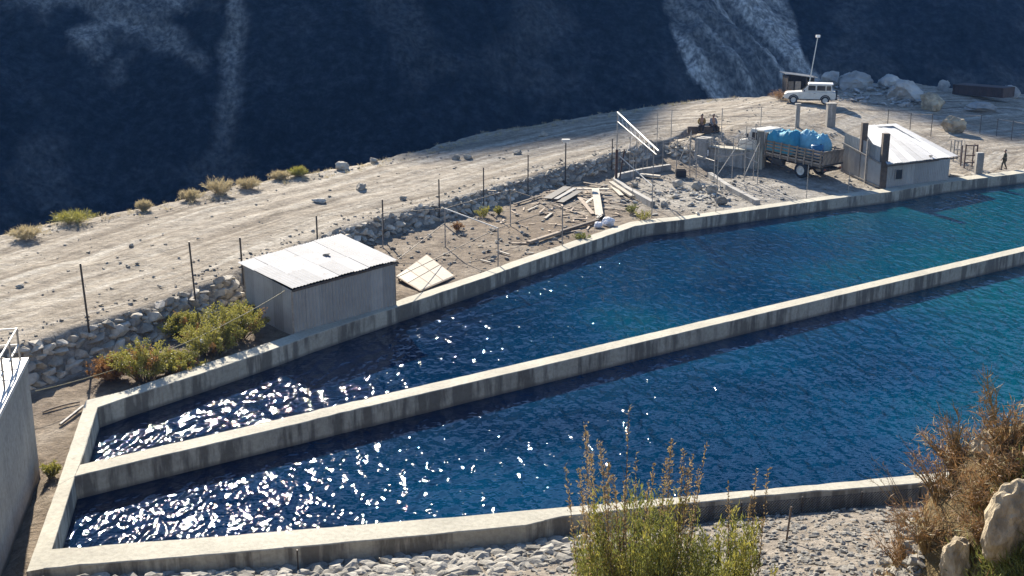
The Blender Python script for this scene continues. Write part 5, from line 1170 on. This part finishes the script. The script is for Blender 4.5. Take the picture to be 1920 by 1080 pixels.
# foreground shrub with upright narrow leaves and dry seed spikes
def fore_bush(name, x, y, rad, ytop, nst, seed, label, spikes):
    b = gnd(x, y); h = Zat(b, ytop) - b.z; rng = random.Random(seed)
    root = shrub(name, b, rad, h, nst, 150, 0.11, 0.021, 'leaf_green', label, seed, upw=1.6, start=0.35, second=('leaf_yellow', 0.35), curl=0.12, stem_r=0.008, cat='shrub')
    for (px, py, wd) in spikes:
        X = (px - 960) / FPX; dd = y + rng.uniform(-0.4, 0.4); top = Vector((0, dd, 0)); top.z = Zat((0, dd), py); t_ = (Vector((0, dd, top.z)) - cam.location); dep_ = dd * cp - (top.z - HC) * sp; top.x = X * dep_
        st = Vector((x + (top.x - x) * 0.5, dd, b.z + 0.3)); mb = MB(); mbs = MB(); pts = [st, st.lerp(top, .5) + Vector((rng.gauss(0, .05), 0, 0)), top]; mbs.tube(pts, [.01, .007, .003], 4, False)
        for i in range(int(230 * wd)):
            t = 0.55 + 0.45 * rng.random(); p = pts[1].lerp(pts[2], (t - .5) * 2) ; rr = 0.12 * wd * (1.15 - t) * 2 * rng.random(); q_ = p + rdir(rng) * rr
            leaf(mb, q_, rdir(rng, 0.9), rng.uniform(.03, .07), rng.uniform(.014, .026), rng)
        for i in range(4):
            p = pts[1].lerp(pts[2], rng.uniform(.1, .8)); mbs.tube([p, p + rdir(rng, 1.2) * rng.uniform(.1, .25)], [.004, .002], 3, False)
        sp_o = mbs.build('dry_stalk', M['bark'], root); tag(mb.build('seed_head', M['seed'], sp_o), kind='stuff')
fore_bush('foreground_shrub', 1.85, 15.2, 1.2, 915, 170, 401, 'tall olive-green shrub with dry brown seed spikes in front of the near wall', [(1097, 795, 1.3), (1108, 850, 1.2), (1125, 830, 1.4), (1085, 880, 1.0), (1140, 870, 1.2), (1150, 890, .9), (1060, 870, .6), (1180, 760, .45), (1193, 850, .4), (1258, 825, 1.3), (1250, 860, 1.2), (1282, 845, .9), (1300, 850, .9), (1290, 880, 1.0), (1225, 870, .8), (1325, 830, .5), (1216, 900, .5), (1170, 905, .6), (1310, 880, .7)])
fore_bush('foreground_shrub', 3.3, 15.6, 0.7, 950, 85, 402, 'smaller olive-green shrub right of the tall one with the seed spikes', [(1418, 875, .6), (1440, 880, .6), (1365, 905, .5), (1410, 930, .5)])
fore_bush('foreground_shrub', 2.3, 14.6, 0.8, 975, 90, 403, 'low green shrub at the bottom edge between the two seed-spike shrubs', [])
# dead shrubs on the bank at right
gD = 'dead shrubs on the right bank'
def dead(x, y, rad, h, seed, label, nst=62, nlf=14, lm='leaf_dry', L=0.13, wd=0.010):
    shrub('dry_shrub', G(x, y, -0.1), rad, h, nst, nlf, L, wd, lm, label, seed, gD, stemm='seed', upw=0.5, start=0.1, cat='shrub', second=('straw', 0.15), curl=0.3, stem_r=0.007)
for i, (x, y, r_, h_, lb) in enumerate([(1690, 985, 0.42, 0.65, 'brown dead shrub at the left foot of the right bank'), (1715, 930, 0.45, 0.7, 'brown dead shrub spilling over the end of the near wall'), (1770, 920, 0.5, 0.75, 'dense brown dead shrub in the middle of the right bank'), (1700, 1050, 0.4, 0.6, 'brown dead shrub low on the bank by the bottom edge'),
        (1800, 865, 0.45, 0.65, 'brown dead shrub on the bank crest left of the small buff rock'), (1890, 830, 0.5, 0.65, 'highest brown dead shrub on the bank at the right edge'), (1840, 930, 0.45, 0.5, 'brown dead shrub between the two larger buff rocks'), (1895, 890, 0.45, 0.5, 'brown dead shrub above the big buff rock at the right edge'), (1745, 1010, 0.45, 0.6, 'brown dead shrub just left of the upright buff rock'), (1850, 1000, 0.3, 0.4, 'brown dead shrub low between the upright and the big buff rock')]):
    dead(x, y, r_, h_, 420 + i, lb)
# bare twigs reaching over the water
for i, (px0, py0, px1, py1, lb) in enumerate([(1705, 960, 1640, 885, 'bare curved twig leaning left over the near wall'), (1735, 925, 1680, 800, 'bare branching twig over the water left of the dead shrubs'), (1770, 890, 1730, 800, 'bare bushy twig over the water above the bank'), (1870, 830, 1845, 725, 'bare twig tip highest on the right bank'), (1800, 870, 1780, 790, 'bare grey twig clump over the water right of the bushy one')]):
    rng = random.Random(500 + i); a_ = G(px0, py0, -.05); yy = a_.y + .25; z = Zat((0, yy), py1); b_ = Vector(((px1 - 960) / FPX * (yy * cp - (z - HC) * sp), yy, z)); mb = MB()
    L_ = (b_ - a_).length
    for s in range(5):
        tip = b_ + rdir(rng) * L_ * (0.28 if s else 0); pts = [a_, a_.lerp(tip, .35) + rdir(rng) * L_ * .06, a_.lerp(tip, .7) + rdir(rng, .4) * L_ * .08, tip]; mb.tube(pts, [.013, .010, .007, .003], 4)
        for k in range(22):
            t = rng.uniform(.25, 1) * 3; j = min(2, int(t)); p = pts[j].lerp(pts[j + 1], t - j); q_ = p + (rdir(rng, .5) + (tip - a_).normalized() * .8).normalized() * rng.uniform(.06, .24); mb.tube([p, p.lerp(q_, .5) + rdir(rng) * .02, q_], [.005, .004, .002], 3, False)
    o = mb.build('bare_twig', M['seed']); tag(o, lb, 'twig', 'bare twigs over the water')
g = P(1468, 1085, -0.5); g.z = H1(g.x, g.y); o = MB().tube([g - up * .3, Vector((g.x + .1, g.y, Zat(g, 950)))], .03).build('stake', M['darkwood']); tag(o, 'thin dark leaning stake in front of the mesh fence', 'stake')
# grass on the bank (uncountable)
rng = random.Random(77); mb = MB(); N_ = 9000
xs_ = np.array([rng.uniform(3.6, 10.5) for _ in range(N_)]); ys_ = np.array([rng.uniform(10.5, 19.5) for _ in range(N_)]); zs_ = hgrid(xs_, ys_)
for x, y, z in zip(xs_, ys_, zs_):
    if z < 0.5: continue
    leaf(mb, Vector((x, y, z - .02)), rdir(rng, 1.3), rng.uniform(.12, .35), rng.uniform(.008, .016), rng, .6)
tag(mb.build('bank_grass', M['leaf_dry']), 'dry brown grass covering the bank at lower right', 'grass', kind='stuff')
mb = MB(); gxy = []; gg = G(1890, 1075)
for k in range(4500):
    gxy.append((rng.gauss(gg.x, .4), rng.gauss(gg.y, .4)))
for (x, y), z in zip(gxy, hgrid(np.array([q[0] for q in gxy]), np.array([q[1] for q in gxy]))): leaf(mb, Vector((x, y, z - .02)), rdir(rng, 1.2), rng.uniform(.12, .3), rng.uniform(.010, .02), rng, .5)
tag(mb.build('green_grass', M['leaf_green']), 'fresh green grass at the bottom right corner', 'grass', kind='stuff')

# ------------------------------------------------------------------ mesh fence outside the near wall
nf = empty('mesh_fence', gnd(no_[5].x, no_[5].y - .5)); tag(nf, 'wire mesh fence standing close against the near basin wall', 'fence')
fa_, fb_ = P(1270, 988, -0.8), P(1720, 952, -0.8)
fa_ = Vector((fa_.x, np.interp(fa_.x, [p.x for p in no_], [p.y for p in no_]) - .25, 0)); fb_ = Vector((fb_.x, np.interp(fb_.x, [p.x for p in no_], [p.y for p in no_]) - .25, 0))
Lf = (fb_ - fa_).length; z0f, z1f = -0.72, -0.06; hf_ = z1f - z0f; mb = MB(); dirf = (fb_ - fa_).normalized()
k = -hf_
while k < Lf:
    for sgn in (1, -1):
        a0_, a1_ = (k, k + hf_) if sgn > 0 else (k + hf_, k); za, zb_ = z0f, z1f
        t0_, t1_ = a0_, a1_; p = fa_ + dirf * t0_; q_ = fa_ + dirf * t1_
        if 0 <= min(t0_, t1_) and max(t0_, t1_) <= Lf: mb.tube([Vector((p.x, p.y, za)), Vector((q_.x, q_.y, zb_))], 0.012 if sgn > 0 else 0.004, 3, False)
    k += 0.105
tag(mb.build('wire_mesh', M['steel'], nf), kind='stuff')
for t in np.linspace(0, 1, 5):
    p = fa_.lerp(fb_, float(t)); MB().tube([Vector((p.x, p.y - .03, -1.0)), Vector((p.x, p.y - .03, 0.02))], .03).build('post', M['steel'], nf)
for zz in (z0f, z1f): MB().tube([Vector((fa_.x, fa_.y, zz)), Vector((fb_.x, fb_.y, zz))], .008, 4).build('tension_wire', M['steel'], nf)
for i, (px, y0, y1, lb) in enumerate([(560, 1085, 1031, 'short dark stake against the near wall, leftmost of three'), (713, 1085, 1046, 'thin dark stake on the stone pitching, middle of three'), (872, 1085, 1040, 'dark stake on the stone pitching, rightmost of three')]):
    g = P(px, y0, -0.8); g.z = H1(g.x, g.y); o = MB().tube([g - up * .2, Vector((g.x, g.y, Zat(g, y1)))], .025).build('stake', M['steel']); tag(o, lb, 'stake', 'stakes below the near wall')
